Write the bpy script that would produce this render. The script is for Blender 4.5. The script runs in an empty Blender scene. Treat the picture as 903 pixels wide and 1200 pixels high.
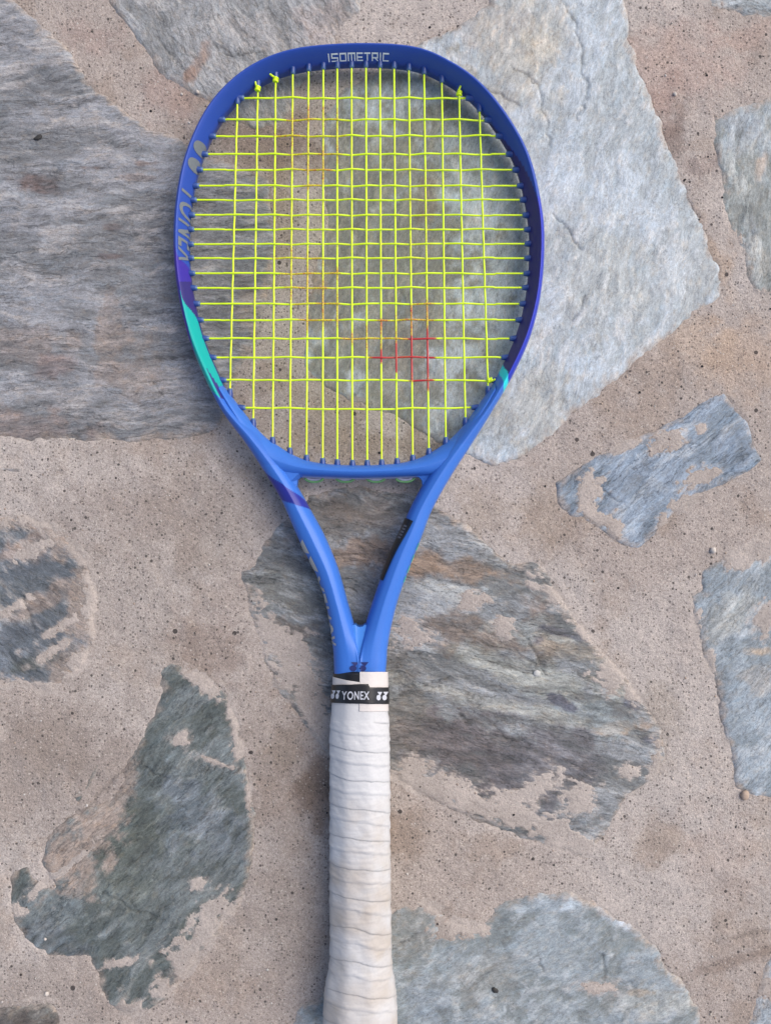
import bpy, bmesh, math, random
import numpy as np
from mathutils import Vector

R = math.radians
C = bpy.context.scene.collection
random.seed(7)
rng = np.random.RandomState(7)

# ------------------------------------------------------------------ camera
CAMZ = 0.52            # metres above the paving
F = 864.0              # focal length in photo pixels (photo is 903 x 1200)
cam_d = bpy.data.cameras.new('camera')
cam = bpy.data.objects.new('camera', cam_d)
C.objects.link(cam)
cam.location = (0, 0, CAMZ)
cam.rotation_euler = (0, 0, 0)
cam_d.sensor_fit = 'VERTICAL'
cam_d.sensor_height = 36.0
cam_d.lens = 36.0 * F / 1200.0
cam_d.clip_start = 0.01
cam_d.clip_end = 200
bpy.context.scene.camera = cam

# ------------------------------------------------------------------ light
SUN_EL, SUN_AZ = 48.0, 28.0        # azimuth measured from +X (picture right) towards +Y (picture top)
world = bpy.data.worlds.new('World')
bpy.context.scene.world = world
world.use_nodes = True
wn = world.node_tree
bg = wn.nodes['Background']
sky = wn.nodes.new('ShaderNodeTexSky')
sky.sky_type = 'NISHITA'
sky.sun_disc = False
sky.sun_elevation = R(SUN_EL)
sky.sun_rotation = R(90 - SUN_AZ)
sky.air_density = 0.6
sky.dust_density = 3.0
sky.ozone_density = 0.6
wn.links.new(sky.outputs[0], bg.inputs[0])
bg.inputs[1].default_value = 0.13
sd = bpy.data.lights.new('sun', 'SUN')
sun = bpy.data.objects.new('sun', sd)
C.objects.link(sun)
sd.energy = 1.1
sd.angle = R(60)
sd.color = (1.0, 0.95, 0.88)
dv = Vector((math.cos(R(SUN_EL)) * math.cos(R(SUN_AZ)), math.cos(R(SUN_EL)) * math.sin(R(SUN_AZ)), math.sin(R(SUN_EL))))
sun.rotation_euler = dv.to_track_quat('Z', 'Y').to_euler()
vs = bpy.context.scene.view_settings
vs.view_transform = 'Standard'
vs.look = 'None'
vs.gamma = 1.0
vs.use_curve_mapping = False
vs.exposure = 0.74

# ------------------------------------------------------------------ helpers
def W(px, py, z=0.0):
    k = (CAMZ - z) / F
    return ((px - 451.5) * k, (600.0 - py) * k, z)

def lin(c):
    c = np.asarray(c, float) / 255.0
    return np.where(c <= 0.04045, c / 12.92, ((c + 0.055) / 1.055) ** 2.4)

def tag(o, label=None, cat=None, kind=None, group=None):
    if label: o['label'] = label
    if cat: o['category'] = cat
    if kind: o['kind'] = kind
    if group: o['group'] = group
    return o

def mesh_obj(name, verts, faces, mat, parent=None, smooth=True, attrs=None):
    me = bpy.data.meshes.new(name)
    verts = np.asarray(verts, dtype=np.float32)
    if isinstance(faces, np.ndarray):
        n, k = faces.shape
        me.vertices.add(len(verts)); me.vertices.foreach_set('co', verts.ravel())
        me.loops.add(n * k); me.loops.foreach_set('vertex_index', faces.astype(np.int32).ravel())
        me.polygons.add(n)
        me.polygons.foreach_set('loop_start', np.arange(0, n * k, k, dtype=np.int32))
        me.update(calc_edges=True)
    else:
        me.from_pydata([tuple(map(float, v)) for v in verts], [], faces)
        me.update()
    if smooth:
        me.polygons.foreach_set('use_smooth', [True] * len(me.polygons))
    if attrs:
        for an, (kind, data) in attrs.items():
            a = me.attributes.new(an, kind, 'POINT')
            if kind == 'FLOAT_COLOR':
                d = np.ones((len(verts), 4), np.float32); d[:, :3] = data
                a.data.foreach_set('color', d.ravel())
            else:
                a.data.foreach_set('value', np.asarray(data, np.float32).ravel())
    if mat: me.materials.append(mat)
    o = bpy.data.objects.new(name, me)
    C.objects.link(o)
    if parent: o.parent = parent
    return o

def _hash(ix, iy, seed):
    h = (ix.astype(np.int64) * 374761393 + iy.astype(np.int64) * 668265263 + seed * 974634777) & 0xFFFFFFFF
    h = ((h ^ (h >> 13)) * 1274126177) & 0xFFFFFFFF
    h = (h ^ (h >> 16)) & 0xFFFFFFFF
    return (h & 0xFFFF) / 65535.0

def vnoise(x, y, seed=0):
    ix = np.floor(x); iy = np.floor(y)
    fx = x - ix; fy = y - iy
    fx = fx * fx * fx * (fx * (fx * 6 - 15) + 10); fy = fy * fy * fy * (fy * (fy * 6 - 15) + 10)
    a = _hash(ix, iy, seed); b = _hash(ix + 1, iy, seed)
    c = _hash(ix, iy + 1, seed); d = _hash(ix + 1, iy + 1, seed)
    return (a + (b - a) * fx) * (1 - fy) + (c + (d - c) * fx) * fy

def fbm(x, y, seed=0, octv=4, gain=0.5):
    s = 0; amp = 1; tot = 0
    for o in range(octv):
        s = s + amp * vnoise(x * 2 ** o + 17.3 * o, y * 2 ** o - 9.1 * o, seed + o * 13)
        tot += amp; amp *= gain
    return s / tot * 2 - 1          # about -1..1, mostly -.5...5

def sstep(a, b, x):
    t = np.clip((x - a) / (b - a), 0, 1)   # also runs downwards when a > b
    return t * t * (3 - 2 * t)

def poly_sdf(X, Y, poly):
    """signed distance in the units of X,Y: positive inside"""
    P = np.asarray(poly, float)
    d2 = np.full(X.shape, 1e18); inside = np.zeros(X.shape, bool)
    n = len(P)
    for i in range(n):
        ax, ay = P[i]; bx, by = P[(i + 1) % n]
        ex, ey = bx - ax, by - ay
        t = np.clip(((X - ax) * ex + (Y - ay) * ey) / (ex * ex + ey * ey + 1e-12), 0, 1)
        dx = X - (ax + t * ex); dy = Y - (ay + t * ey)
        d2 = np.minimum(d2, dx * dx + dy * dy)
        cond = ((ay > Y) != (by > Y))
        with np.errstate(divide='ignore', invalid='ignore'):
            xi = ax + (Y - ay) * ex / (ey if ey != 0 else 1e-12)
        inside ^= cond & (X < xi)
    d = np.sqrt(d2)
    return np.where(inside, d, -d)

def line_dist(X, Y, pts):
    d2 = np.full(X.shape, 1e18)
    for (ax, ay), (bx, by) in zip(pts[:-1], pts[1:]):
        ex, ey = bx - ax, by - ay
        t = np.clip(((X - ax) * ex + (Y - ay) * ey) / (ex * ex + ey * ey + 1e-12), 0, 1)
        d2 = np.minimum(d2, (X - ax - t * ex) ** 2 + (Y - ay - t * ey) ** 2)
    return np.sqrt(d2)

# ------------------------------------------------------------------ node helpers
class NT:
    def __init__(s, name):
        s.m = bpy.data.materials.new(name); s.m.use_nodes = True
        s.t = s.m.node_tree; s.b = s.t.nodes['Principled BSDF']
    def n(s, typ, **kw):
        nd = s.t.nodes.new(typ)
        for k, v in kw.items(): setattr(nd, k, v)
        return nd
    def l(s, a, b): s.t.links.new(a, b)
    def attr(s, name):
        return s.n('ShaderNodeAttribute', attribute_name=name)
    def noise(s, vec, scale, detail=2.0, rough=0.5):
        nd = s.n('ShaderNodeTexNoise'); nd.inputs['Scale'].default_value = scale
        nd.inputs['Detail'].default_value = detail; nd.inputs['Roughness'].default_value = rough
        s.l(vec, nd.inputs['Vector']); return nd.outputs['Fac']
    def mapr(s, v, a, b, c, d, clamp=True):
        nd = s.n('ShaderNodeMapRange'); nd.clamp = clamp
        for i, x in enumerate((a, b, c, d)): nd.inputs[i + 1].default_value = x
        s.l(v, nd.inputs[0]); return nd.outputs[0]
    def math(s, op, a, b=None):
        nd = s.n('ShaderNodeMath', operation=op)
        for i, x in enumerate((a, b)):
            if x is None: continue
            if isinstance(x, (int, float)): nd.inputs[i].default_value = x
            else: s.l(x, nd.inputs[i])
        return nd.outputs[0]
    def mix(s, f, a, b, blend='MIX'):
        nd = s.n('ShaderNodeMix', data_type='RGBA', blend_type=blend)
        for i, x in ((0, f), (6, a), (7, b)):
            if isinstance(x, (int, float)): nd.inputs[i].default_value = x
            elif isinstance(x, (tuple, list)) or isinstance(x, np.ndarray):
                nd.inputs[i].default_value = (float(x[0]), float(x[1]), float(x[2]), 1)
            else: s.l(x, nd.inputs[i])
        return nd.outputs[2]
    def scale(s, col, f):
        nd = s.n('ShaderNodeVectorMath', operation='SCALE')
        s.l(col, nd.inputs[0]); s.l(f, nd.inputs['Scale']); return nd.outputs[0]
    def bump(s, h, dist, strength=1.0, nrm=None):
        nd = s.n('ShaderNodeBump'); nd.inputs['Distance'].default_value = dist
        nd.inputs['Strength'].default_value = strength
        s.l(h, nd.inputs['Height'])
        if nrm: s.l(nrm, nd.inputs['Normal'])
        return nd.outputs[0]

def simple(name, rgb, rough=0.5, spec=0.5, coat=0.0, metal=0.0, var=0.0):
    m = NT(name)
    m.b.inputs['Base Color'].default_value = (*rgb, 1)
    m.b.inputs['Roughness'].default_value = rough
    m.b.inputs['Specular IOR Level'].default_value = spec
    m.b.inputs['Coat Weight'].default_value = coat
    m.b.inputs['Metallic'].default_value = metal
    tc = m.n('ShaderNodeTexCoord').outputs['Object']
    f = m.noise(tc, 900, 3)
    m.l(m.mix(m.mapr(f, .3, .7, 0, 1), tuple(np.array(rgb) * (1 - .12 - var)), tuple(np.minimum(1, np.array(rgb) * (1.06 + var)))), m.b.inputs['Base Color'])
    return m.m

def stone_mat(name, angle, stretch=5.0, contrast=1.0, bump=0.0006, rough=0.62):
    m = NT(name)
    tc = m.n('ShaderNodeTexCoord').outputs['Object']
    rot = m.n('ShaderNodeVectorRotate', rotation_type='Z_AXIS'); rot.inputs['Angle'].default_value = R(-angle)
    m.l(tc, rot.inputs[0])
    # slight warp so that the streaks wander
    wn_ = m.n('ShaderNodeTexNoise'); wn_.inputs['Scale'].default_value = 28; wn_.inputs['Detail'].default_value = 3
    m.l(rot.outputs[0], wn_.inputs['Vector'])
    wsub = m.n('ShaderNodeVectorMath', operation='SUBTRACT'); m.l(wn_.outputs['Color'], wsub.inputs[0]); wsub.inputs[1].default_value = (.5, .5, .5)
    wsc = m.n('ShaderNodeVectorMath', operation='SCALE'); m.l(wsub.outputs[0], wsc.inputs[0]); wsc.inputs['Scale'].default_value = 0.014
    wadd = m.n('ShaderNodeVectorMath', operation='ADD'); m.l(rot.outputs[0], wadd.inputs[0]); m.l(wsc.outputs[0], wadd.inputs[1])
    st = m.n('ShaderNodeVectorMath', operation='MULTIPLY'); m.l(wadd.outputs[0], st.inputs[0]); st.inputs[1].default_value = (1.0 / stretch, 1, 1)
    a = m.noise(st.outputs[0], 90, 8, .68)
    b = m.noise(st.outputs[0], 420, 5, .68)
    st2 = m.n('ShaderNodeVectorMath', operation='MULTIPLY'); m.l(wadd.outputs[0], st2.inputs[0]); st2.inputs[1].default_value = (.55, 1, 1)
    c = m.noise(st2.outputs[0], 800, 4, .7)
    rt_ = m.n('ShaderNodeVectorRotate', rotation_type='EULER_XYZ'); rt_.inputs['Rotation'].default_value = (.7, .5, .6); m.l(tc, rt_.inputs[0])
    g = m.noise(rt_.outputs[0], 1350, 4, .8)
    s1 = m.mapr(a, .28, .72, -1, 1, False); s2 = m.mapr(b, .28, .72, -1, 1, False)
    s3 = m.mapr(c, .28, .72, -1, 1, False); s4 = m.mapr(g, .28, .72, -1, 1, False)
    tot = m.math('ADD', m.math('ADD', m.math('MULTIPLY', s1, .20 * contrast), m.math('MULTIPLY', s2, .30 * contrast)),
                 m.math('ADD', m.math('MULTIPLY', s3, .38 * contrast), m.math('MULTIPLY', s4, .42 * contrast)))
    st3 = m.n('ShaderNodeVectorMath', operation='MULTIPLY'); m.l(wadd.outputs[0], st3.inputs[0]); st3.inputs[1].default_value = (.7 / stretch, 1, 1)
    e = m.noise(st3.outputs[0], 75, 7, .66); e2 = m.noise(st3.outputs[0], 230, 5, .66)
    lines = m.mapr(m.math('ABSOLUTE', m.math('SUBTRACT', e, .47)), 0, .012, .34, 0)
    lines2 = m.mapr(m.math('ABSOLUTE', m.math('SUBTRACT', e2, .52)), 0, .016, .26, 0)
    pale = m.mapr(m.math('ABSOLUTE', m.math('SUBTRACT', e2, .44)), 0, .014, .30, 0)
    lines = m.math('MULTIPLY', lines, contrast); lines2 = m.math('MULTIPLY', lines2, contrast); pale = m.math('MULTIPLY', pale, contrast)
    tot = m.math('ADD', m.math('SUBTRACT', m.math('SUBTRACT', tot, lines), lines2), pale)
    fac = m.math('MAXIMUM', m.math('ADD', tot, 1.02), .25)
    col = m.attr('tint').outputs['Color']
    # fine warm / cool mineral speckle
    h = m.noise(st2.outputs[0], 300, 5, .65)
    col = m.mix(m.mapr(h, .5, .72, 0, .55), col, m.mix(1.0, col, (1.20, 1.0, .80), 'MULTIPLY'))
    h2 = m.noise(st.outputs[0], 160, 5, .7)
    col = m.mix(m.mapr(h2, .52, .7, 0, .5), col, m.mix(1.0, col, (.86, 1.0, 1.10), 'MULTIPLY'))
    m.l(m.scale(col, fac), m.b.inputs['Base Color'])
    hb = m.math('SUBTRACT', m.math('ADD', m.math('MULTIPLY', a, .6), m.math('ADD', m.math('MULTIPLY', b, .4), m.math('MULTIPLY', c, .3))), m.math('MULTIPLY', lines, .5))
    m.l(m.bump(hb, bump * 2.2), m.b.inputs['Normal'])
    m.l(m.mapr(b, .3, .7, rough - .12, rough + .15), m.b.inputs['Roughness'])
    m.b.inputs['Specular IOR Level'].default_value = .5
    return m.m

def mortar_mat():
    m = NT('mortar')
    tc = m.n('ShaderNodeTexCoord').outputs['Object']
    col = m.attr('tint').outputs['Color']
    sm = m.attr('smear').outputs['Fac']
    rt_ = m.n('ShaderNodeVectorRotate', rotation_type='EULER_XYZ'); rt_.inputs['Rotation'].default_value = (.7, .5, .6); m.l(tc, rt_.inputs[0])
    tr = rt_.outputs[0]
    g1 = m.noise(tr, 1250, 4, .8)
    g2 = m.noise(tr, 560, 4, .72)
    g3 = m.noise(tc, 60, 4, .6)
    tot = m.math('ADD', m.math('MULTIPLY', m.mapr(g1, .3, .7, -1, 1, False), .34),
                 m.math('ADD', m.math('MULTIPLY', m.mapr(g2, .3, .7, -1, 1, False), .28), m.math('MULTIPLY', m.mapr(g3, .3, .7, -1, 1, False), .07)))
    soft = m.mapr(sm, 0, 1, 1, .62)
    fac = m.math('MAXIMUM', m.math('ADD', m.math('MULTIPLY', tot, soft), 1.0), .3)
    # sand grains, a few of them nearly black, and open pits
    def specks(scale, r0, r1, thr):
        v = m.n('ShaderNodeTexVoronoi'); v.inputs['Scale'].default_value = scale
        m.l(tc, v.inputs['Vector'])
        sep = m.n('ShaderNodeSeparateColor'); m.l(v.outputs['Color'], sep.inputs[0])
        pick = m.math('GREATER_THAN', sep.outputs[0], thr)
        rad = m.mapr(sep.outputs[1], 0, 1, r0, r1)
        d = m.math('LESS_THAN', v.outputs['Distance'], rad)
        return m.math('MULTIPLY', pick, d)
    k1 = specks(520, .2, .45, .76)
    k2 = specks(260, .10, .28, .86)
    k3 = specks(95, .05, .17, .84)
    kl = specks(480, .15, .35, .86)
    keep = m.mapr(sm, 0.15, .6, 1, .12)
    col = m.scale(col, fac)
    col = m.mix(m.math('MULTIPLY', m.math('MULTIPLY', kl, .55), keep), col, (.62, .57, .50))
    col = m.mix(m.math('MULTIPLY', m.math('MULTIPLY', k1, .62), keep), col, (.075, .066, .06))
    col = m.mix(m.math('MULTIPLY', m.math('MULTIPLY', k2, .80), keep), col, (.05, .045, .042))
    col = m.mix(m.math('MULTIPLY', m.math('MULTIPLY', k3, .85), keep), col, (.035, .03, .03))
    m.l(col, m.b.inputs['Base Color'])
    m.b.inputs['Roughness'].default_value = .9
    m.b.inputs['Specular IOR Level'].default_value = .25
    hb = m.math('SUBTRACT', m.math('ADD', m.math('MULTIPLY', g1, .6), g2), m.math('MULTIPLY', m.math('ADD', k3, k2), .5))
    m.l(m.bump(hb, .0009), m.b.inputs['Normal'])
    return m.m

# ------------------------------------------------------------------ PAVING
ALB = 0.78                       # display colour (as in the photo) -> albedo
MORT = (203, 193, 184)

def ell(X, Y, b, seed):
    cx, cy, rx, ry, ang = b[:5]
    a = R(ang); dx = X - cx; dy = Y - cy
    u = (dx * math.cos(a) + dy * math.sin(a)) / rx; v = (-dx * math.sin(a) + dy * math.cos(a)) / ry
    d = np.sqrt(u * u + v * v) + fbm(X / 22, Y / 22, seed, 5, .62) * .95
    return d

# stones: outline in photo pixels, grain angle (deg, world), colours (photo display values), blotches
STONES = [
 dict(k='left', label='large blue-grey stone on the left with level grain and rust flecks', ang=2, st=7,
  p=[(-260,-60),(5,-12),(22,0),(45,22),(75,50),(105,88),(150,128),(175,150),(205,155),(245,182),(285,194),(318,205),(326,260),(322,330),(312,360),(308,400),(285,430),(275,455),(255,500),(215,518),(160,521),(100,518),(50,523),(0,520),(-260,530)],
  c=[(152,156,160),(133,137,139),(166,163,158)],
  b=[(35,210,26,9,0,(120,98,90),.8),(50,221,22,6,5,(118,96,88),.8),(108,195,14,3,0,(125,105,95),.8),(172,190,14,4,0,(128,108,96),.7),(128,265,14,5,0,(125,104,94),.6),(130,300,16,4,0,(122,98,90),.8),(160,206,20,5,0,(150,128,112),.5),
     (130,400,22,60,0,(150,132,116),.55),(160,440,25,40,20,(150,134,118),.5),(40,400,60,25,5,(150,136,126),.5),(60,430,22,14,0,(135,105,92),.5),(55,460,60,10,0,(140,140,140),.3),(20,500,90,22,0,(150,132,122),.6),(230,60,200,60,35,(160,160,158),.3),(300,380,24,60,0,(164,146,128),.5),(160,60,70,40,20,(168,172,174),.5)],
  cr=[[(80,125),(105,118),(118,108)],[(160,422),(200,417),(235,415)],[(180,450),(192,465)],[(85,512),(110,498),(125,490)]]),
 dict(k='topmid', label='grey stone under the top left of the racket head', ang=-60, st=3,
  p=[(118,-120),(125,0),(140,25),(165,55),(195,90),(225,112),(243,120),(262,138),(300,152),(332,142),(350,112),(375,86),(400,66),(395,40),(425,10),(440,-120)],
  c=[(164,168,168),(146,150,149),(176,176,171)],
  b=[(235,70,10,26,35,(160,132,112),.7),(222,85,6,14,30,(158,128,108),.6),(300,40,60,20,10,(176,172,166),.4),(380,25,40,30,0,(172,158,148),.6)],
  cr=[[(250,50),(262,60),(285,64),(310,60)],[(180,40),(200,62),(215,80)]]),
 dict(k='right', label='largest pale stone, blue-grey, beneath the right side of the racket head', ang=72, st=3,
  p=[(574,-120),(572,0),(530,28),(486,50),(440,76),(400,95),(378,130),(372,180),(376,250),(366,300),(356,350),(350,400),(352,430),(375,452),(420,478),(470,498),(510,522),(560,542),(580,548),(598,542),(612,538),(660,505),(735,440),(770,410),(820,370),(850,350),(852,325),(838,290),(822,240),(795,180),(770,120),(745,50),(736,0),(730,-120)],
  c=[(190,203,212),(176,187,192),(202,206,206)],
  b=[(445,300,122,260,0,(142,143,134),.95),(500,240,12,24,20,(124,110,96),.5),(500,215,9,9,20,(124,108,94),.5),(440,190,40,40,0,(150,150,140),.5),(400,300,22,70,0,(150,150,140),.7),(370,330,14,20,0,(170,156,138),.6),(405,500,70,20,20,(158,148,134),.6),(470,430,40,40,0,(142,140,130),.6),(600,60,60,70,0,(188,184,170),.6),(640,40,30,60,0,(196,188,168),.4),(620,480,50,50,30,(176,178,172),.7),(800,330,70,50,30,(190,196,196),.5),(700,330,90,60,70,(188,194,190),.4),(580,30,60,30,0,(186,180,174),.4)],
  cr=[[(660,0),(672,18),(676,40),(682,60),(681,82),(690,98),(688,112),(680,128),(676,140)],[(600,76),(620,88),(630,98),(634,115),(642,150),(644,168)],[(684,345),(682,362),(672,372),(668,388)],[(648,250),(665,268),(680,290)],[(560,100),(590,112),(610,122)]]),
 dict(k='rect', label='small near rectangular slate blue stone patched with pale mortar, right of the racket', ang=38, st=5,
  p=[(646,562),(700,530),(770,498),(820,468),(850,454),(862,466),(878,490),(899,540),(880,556),(855,570),(828,582),(795,604),(772,632),(750,648),(738,647),(718,634),(696,620),(680,612),(666,608),(650,590)],
  c=[(146,163,180),(126,143,158),(172,182,190)], b=[(860,520,22,24,0,(134,152,172),.5),(745,570,20,18,0,(128,140,150),.6)], cr=[[(700,570),(720,585),(735,590)]],
  sm=[(785,516,19,10,-15,1),(692,576,12,18,20,1),(735,522,16,4,-25,.7),(820,502,7,7,30,.6),(820,562,18,10,-20,.9),(806,590,17,8,-25,.9),(722,618,7,14,0,.7),(778,610,5,10,30,.6),(700,606,16,9,35,.9)]),
 dict(k='rightedge', label='long blue-grey stone cut by the right edge, its left side ragged', ang=48, st=4,
  p=[(1150,600),(903,626),(870,645),(832,660),(824,672),(822,690),(812,700),(811,716),(818,735),(822,770),(838,800),(842,840),(860,880),(866,925),(885,940),(903,942),(1150,960)],
  c=[(158,172,182),(142,155,163),(180,190,196)], b=[(860,720,40,20,-40,(178,178,168),.4),(895,765,20,6,0,(196,178,154),.7),(890,800,20,25,30,(180,174,164),.5)], cr=[],
  sm=[(885,648,30,12,-25,1),(816,745,8,22,10,.9),(826,785,8,18,20,.8),(900,720,12,22,30,.5),(850,875,8,14,0,.6)]),
 dict(k='middle', label='big mossy grey-green stone with brown bands beneath the racket throat and handle', ang=-12, st=5,
  p=[(275,668),(290,655),(312,620),(340,600),(360,576),(420,567),(490,575),(515,590),(545,615),(575,640),(600,655),(636,659),(652,685),(672,715),(695,745),(730,785),(760,830),(778,855),(779,890),(770,915),(740,935),(712,985),(682,1010),(650,998),(600,985),(560,972),(530,955),(490,935),(455,912),(420,905),(395,895),(370,880),(345,850),(325,815),(308,780),(292,742),(283,705)],
  c=[(144,151,153),(120,125,124),(164,170,170)],
  b=[(440,655,90,22,8,(146,124,102),.8),(520,665,70,14,10,(158,132,104),.75),(380,610,60,28,0,(120,114,104),.7),(430,600,50,20,5,(116,104,90),.6),(570,745,75,24,8,(134,118,102),.85),(640,735,20,34,-30,(132,116,102),.8),(545,880,110,52,12,(106,100,100),.92),(650,905,60,60,30,(112,112,116),.9),(470,850,40,70,0,(124,120,110),.7),(660,760,50,12,15,(178,166,140),.5),(735,853,34,8,-5,(178,148,112),.6),(620,790,110,20,15,(162,166,150),.5),(700,840,60,20,10,(150,168,170),.5),(690,720,40,12,25,(146,166,176),.6),(640,740,70,16,0,(152,166,164),.5),
     (650,820,26,7,30,(84,86,104),.8),(660,742,26,5,15,(96,98,116),.7),(632,750,10,8,0,(94,96,112),.6),(740,826,16,8,20,(92,98,118),.7),(760,868,12,5,0,(90,96,114),.6),(330,740,40,14,0,(130,112,94),.6),(340,690,50,30,10,(146,148,136),.4),(500,870,70,22,20,(112,104,100),.5),(560,820,150,10,14,(176,176,160),.5),(520,690,60,10,8,(176,182,176),.4),(350,800,26,60,-20,(134,128,118),.6),(440,770,60,20,0,(128,120,106),.5)],
  cr=[[(595,695),(617,690),(620,680)],[(560,733),(600,760),(625,775),(640,790)],[(612,745),(628,765),(635,780)],[(540,840),(580,850),(590,862),(600,868)],[(350,660),(400,648),(450,650)]],
  sm=[(312,738,14,34,-22,1),(345,790,22,38,-30,1),(372,840,18,44,-30,.9),(330,760,26,14,-20,.8),(486,746,24,15,10,1),(552,706,16,8,-10,.7),(590,735,10,14,0,.6),(660,700,30,14,35,.9),(690,740,14,8,30,.8),(715,790,16,22,-30,1),(742,815,10,14,0,.7),(706,748,8,8,0,.6),(620,960,50,14,25,.9),(660,985,30,14,20,.9),(560,945,50,12,18,.8),(680,940,16,20,30,.7),(740,905,10,10,0,.5),(520,925,50,14,10,.7),(630,925,12,26,50,.5),(480,905,26,12,-10,.6),(770,900,8,22,0,.6)]),
 dict(k='bottom', label='blue-grey stone at the bottom edge, right of the racket handle', ang=25, st=2,
  p=[(300,1400),(335,1225),(345,1188),(380,1160),(400,1100),(430,1078),(462,1062),(500,1055),(530,1072),(560,1082),(590,1052),(640,1049),(670,1045),(700,1062),(740,1085),(772,1108),(786,1140),(800,1150),(815,1170),(822,1182),(828,1225),(840,1400)],
  c=[(156,168,174),(138,148,150),(176,184,188)],
  b=[(720,1075,50,9,35,(192,204,216),.6),(640,1060,50,10,0,(176,192,204),.5),(480,1100,30,40,0,(148,148,142),.5),(770,1180,50,20,-5,(186,188,180),.5),(570,1150,60,30,20,(154,156,152),.5),(500,1170,30,30,0,(138,150,160),.5),(750,1165,20,5,0,(186,164,134),.5),(410,1180,50,40,0,(136,146,146),.6)],
  cr=[[(706,1120),(709,1135),(706,1150)],[(725,1153),(738,1150),(745,1158)],[(460,1115),(480,1100),(498,1095)],[(630,1128),(640,1140)]],
  sm=[(535,1085,22,12,0,.9),(560,1090,14,8,30,.7),(510,1062,18,8,0,.7),(700,1160,20,6,0,.25)]),
 dict(k='lowleft', label='dark green-grey stone in the lower left with slanting grain and a pale crust on its right side', ang=44, st=4,
  p=[(183,785),(200,776),(225,782),(250,790),(270,812),(285,850),(290,890),(298,930),(300,990),(295,1030),(283,1065),(260,1090),(240,1120),(215,1150),(195,1175),(170,1190),(135,1192),(118,1178),(108,1145),(100,1131),(60,1128),(30,1115),(8,1090),(2,1060),(5,1032),(18,1014),(34,1006),(42,1024),(60,1040),(44,1012),(50,988),(76,960),(104,950),(126,936),(140,912),(146,890),(158,870),(175,836),(184,810)],
  c=[(118,130,130),(98,109,105),(138,144,140)],
  b=[(160,1000,45,60,40,(96,104,92),.6),(190,880,40,70,20,(110,122,120),.5),(230,960,60,40,40,(116,130,142),.5),(60,1100,60,24,30,(112,122,130),.5),(150,1050,60,40,40,(100,110,100),.5),(240,1050,40,40,40,(116,124,120),.4)],
  cr=[[(165,900),(200,915),(230,905),(260,900)],[(120,1045),(150,1065),(180,1075)],[(170,1080),(190,1078)]],
  sm=[(276,850,7,34,-8,.9),(240,1088,16,30,45,1),(215,1128,22,24,40,1),(262,1068,14,16,40,.9),(192,1158,14,12,30,.8),(230,1037,10,7,0,.7),(60,1030,44,5,-38,.7),(130,1132,22,5,-15,.7),(150,1188,14,16,0,.7),(238,802,24,7,40,.8),(208,868,8,7,0,.4),(20,1068,12,7,0,.7),(292,925,4,30,0,.5),(254,895,20,3,20,.3)],
  fm=[(84,1000,34,44,25,1.0),(112,966,34,30,30,1.0),(140,925,16,34,20,.8),(100,1040,26,12,-30,.6),(64,1022,26,22,-30,1.0),(140,880,22,14,30,.7),(230,1170,40,16,40,.8)]),
 dict(k='leftmid', label='half buried stone at the left edge, dark blue streaked with tan', ang=-32, st=4,
  p=[(-260,590),(0,604),(35,606),(75,622),(100,650),(112,700),(108,740),(96,775),(85,795),(60,818),(30,806),(0,800),(-260,800)],
  c=[(124,136,146),(104,114,120),(164,160,152)],
  b=[(30,640,40,16,-10,(172,150,132),.7),(60,700,50,14,-25,(166,146,128),.6),(40,660,40,12,-20,(92,102,112),.6),(70,670,30,10,30,(96,106,114),.6),(20,740,40,14,-20,(88,96,104),.6),(30,780,34,12,-20,(92,98,88),.7),(80,780,20,8,-30,(150,152,150),.4)],
  cr=[[(28,700),(36,730),(40,745)],[(0,765),(20,775),(45,790)]],
  sm=[(98,640,16,20,0,.8),(106,700,10,40,0,.7),(10,715,26,5,-30,.5),(70,735,30,5,-30,.6),(92,785,14,16,0,.8),(20,808,50,8,0,.8),(50,612,50,8,5,.6),(36,645,24,8,-30,.5),(60,765,20,5,-30,.4)],
  fm=[(104,690,24,70,0,.9),(85,630,34,22,30,.9),(80,790,40,22,-20,.8),(20,605,60,12,0,.8)]),
 dict(k='topcorner', label='pale blue stone cut by the top right corner', ang=-10, st=4,
  p=[(800,-150),(812,-20),(830,5),(848,14),(870,20),(903,22),(1150,26),(1150,-150)],
  c=[(170,182,190),(154,164,168),(186,194,196)], b=[], cr=[], sm=[(830,2,20,6,20,.6)]),
 dict(k='rightupper', label='grey stone on the right edge with upright grain, above the mortar joint', ang=82, st=4,
  p=[(832,150),(836,136),(850,128),(866,120),(903,107),(1150,60),(1150,400),(920,362),(903,350),(884,345),(872,320),(868,290),(855,268),(842,236),(843,205),(838,185)],
  c=[(158,168,172),(146,154,152),(180,184,180)], b=[(892,195,8,20,20,(186,166,146),.6),(870,150,30,20,0,(160,172,182),.5),(890,300,30,20,60,(186,186,178),.5)], cr=[[(880,270),(884,282),(875,292)]],
  sm=[(862,285,10,18,-20,.9),(890,345,14,8,20,.9)]),
 dict(k='bottomleft', label='brown-grey stone tip in the bottom left corner', ang=30, st=3,
  p=[(-260,1170),(0,1180),(25,1175),(45,1172),(62,1174),(72,1188),(75,1230),(60,1400),(-260,1400)],
  c=[(124,122,112),(104,98,90),(140,138,130)], b=[(60,1185,10,8,0,(112,118,112),.5)], cr=[], sm=[(40,1172,30,4,0,.5)]),
 dict(k='bottomright', label='pale sky-blue stone tip in the bottom right corner', ang=60, st=2,
  p=[(920,1060),(903,1108),(893,1142),(884,1180),(876,1200),(850,1400),(1150,1400),(1150,1000)],
  c=[(184,198,208),(170,182,190),(196,206,212)], b=[], cr=[], sm=[(900,1160,8,12,0,.3)]),
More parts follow.
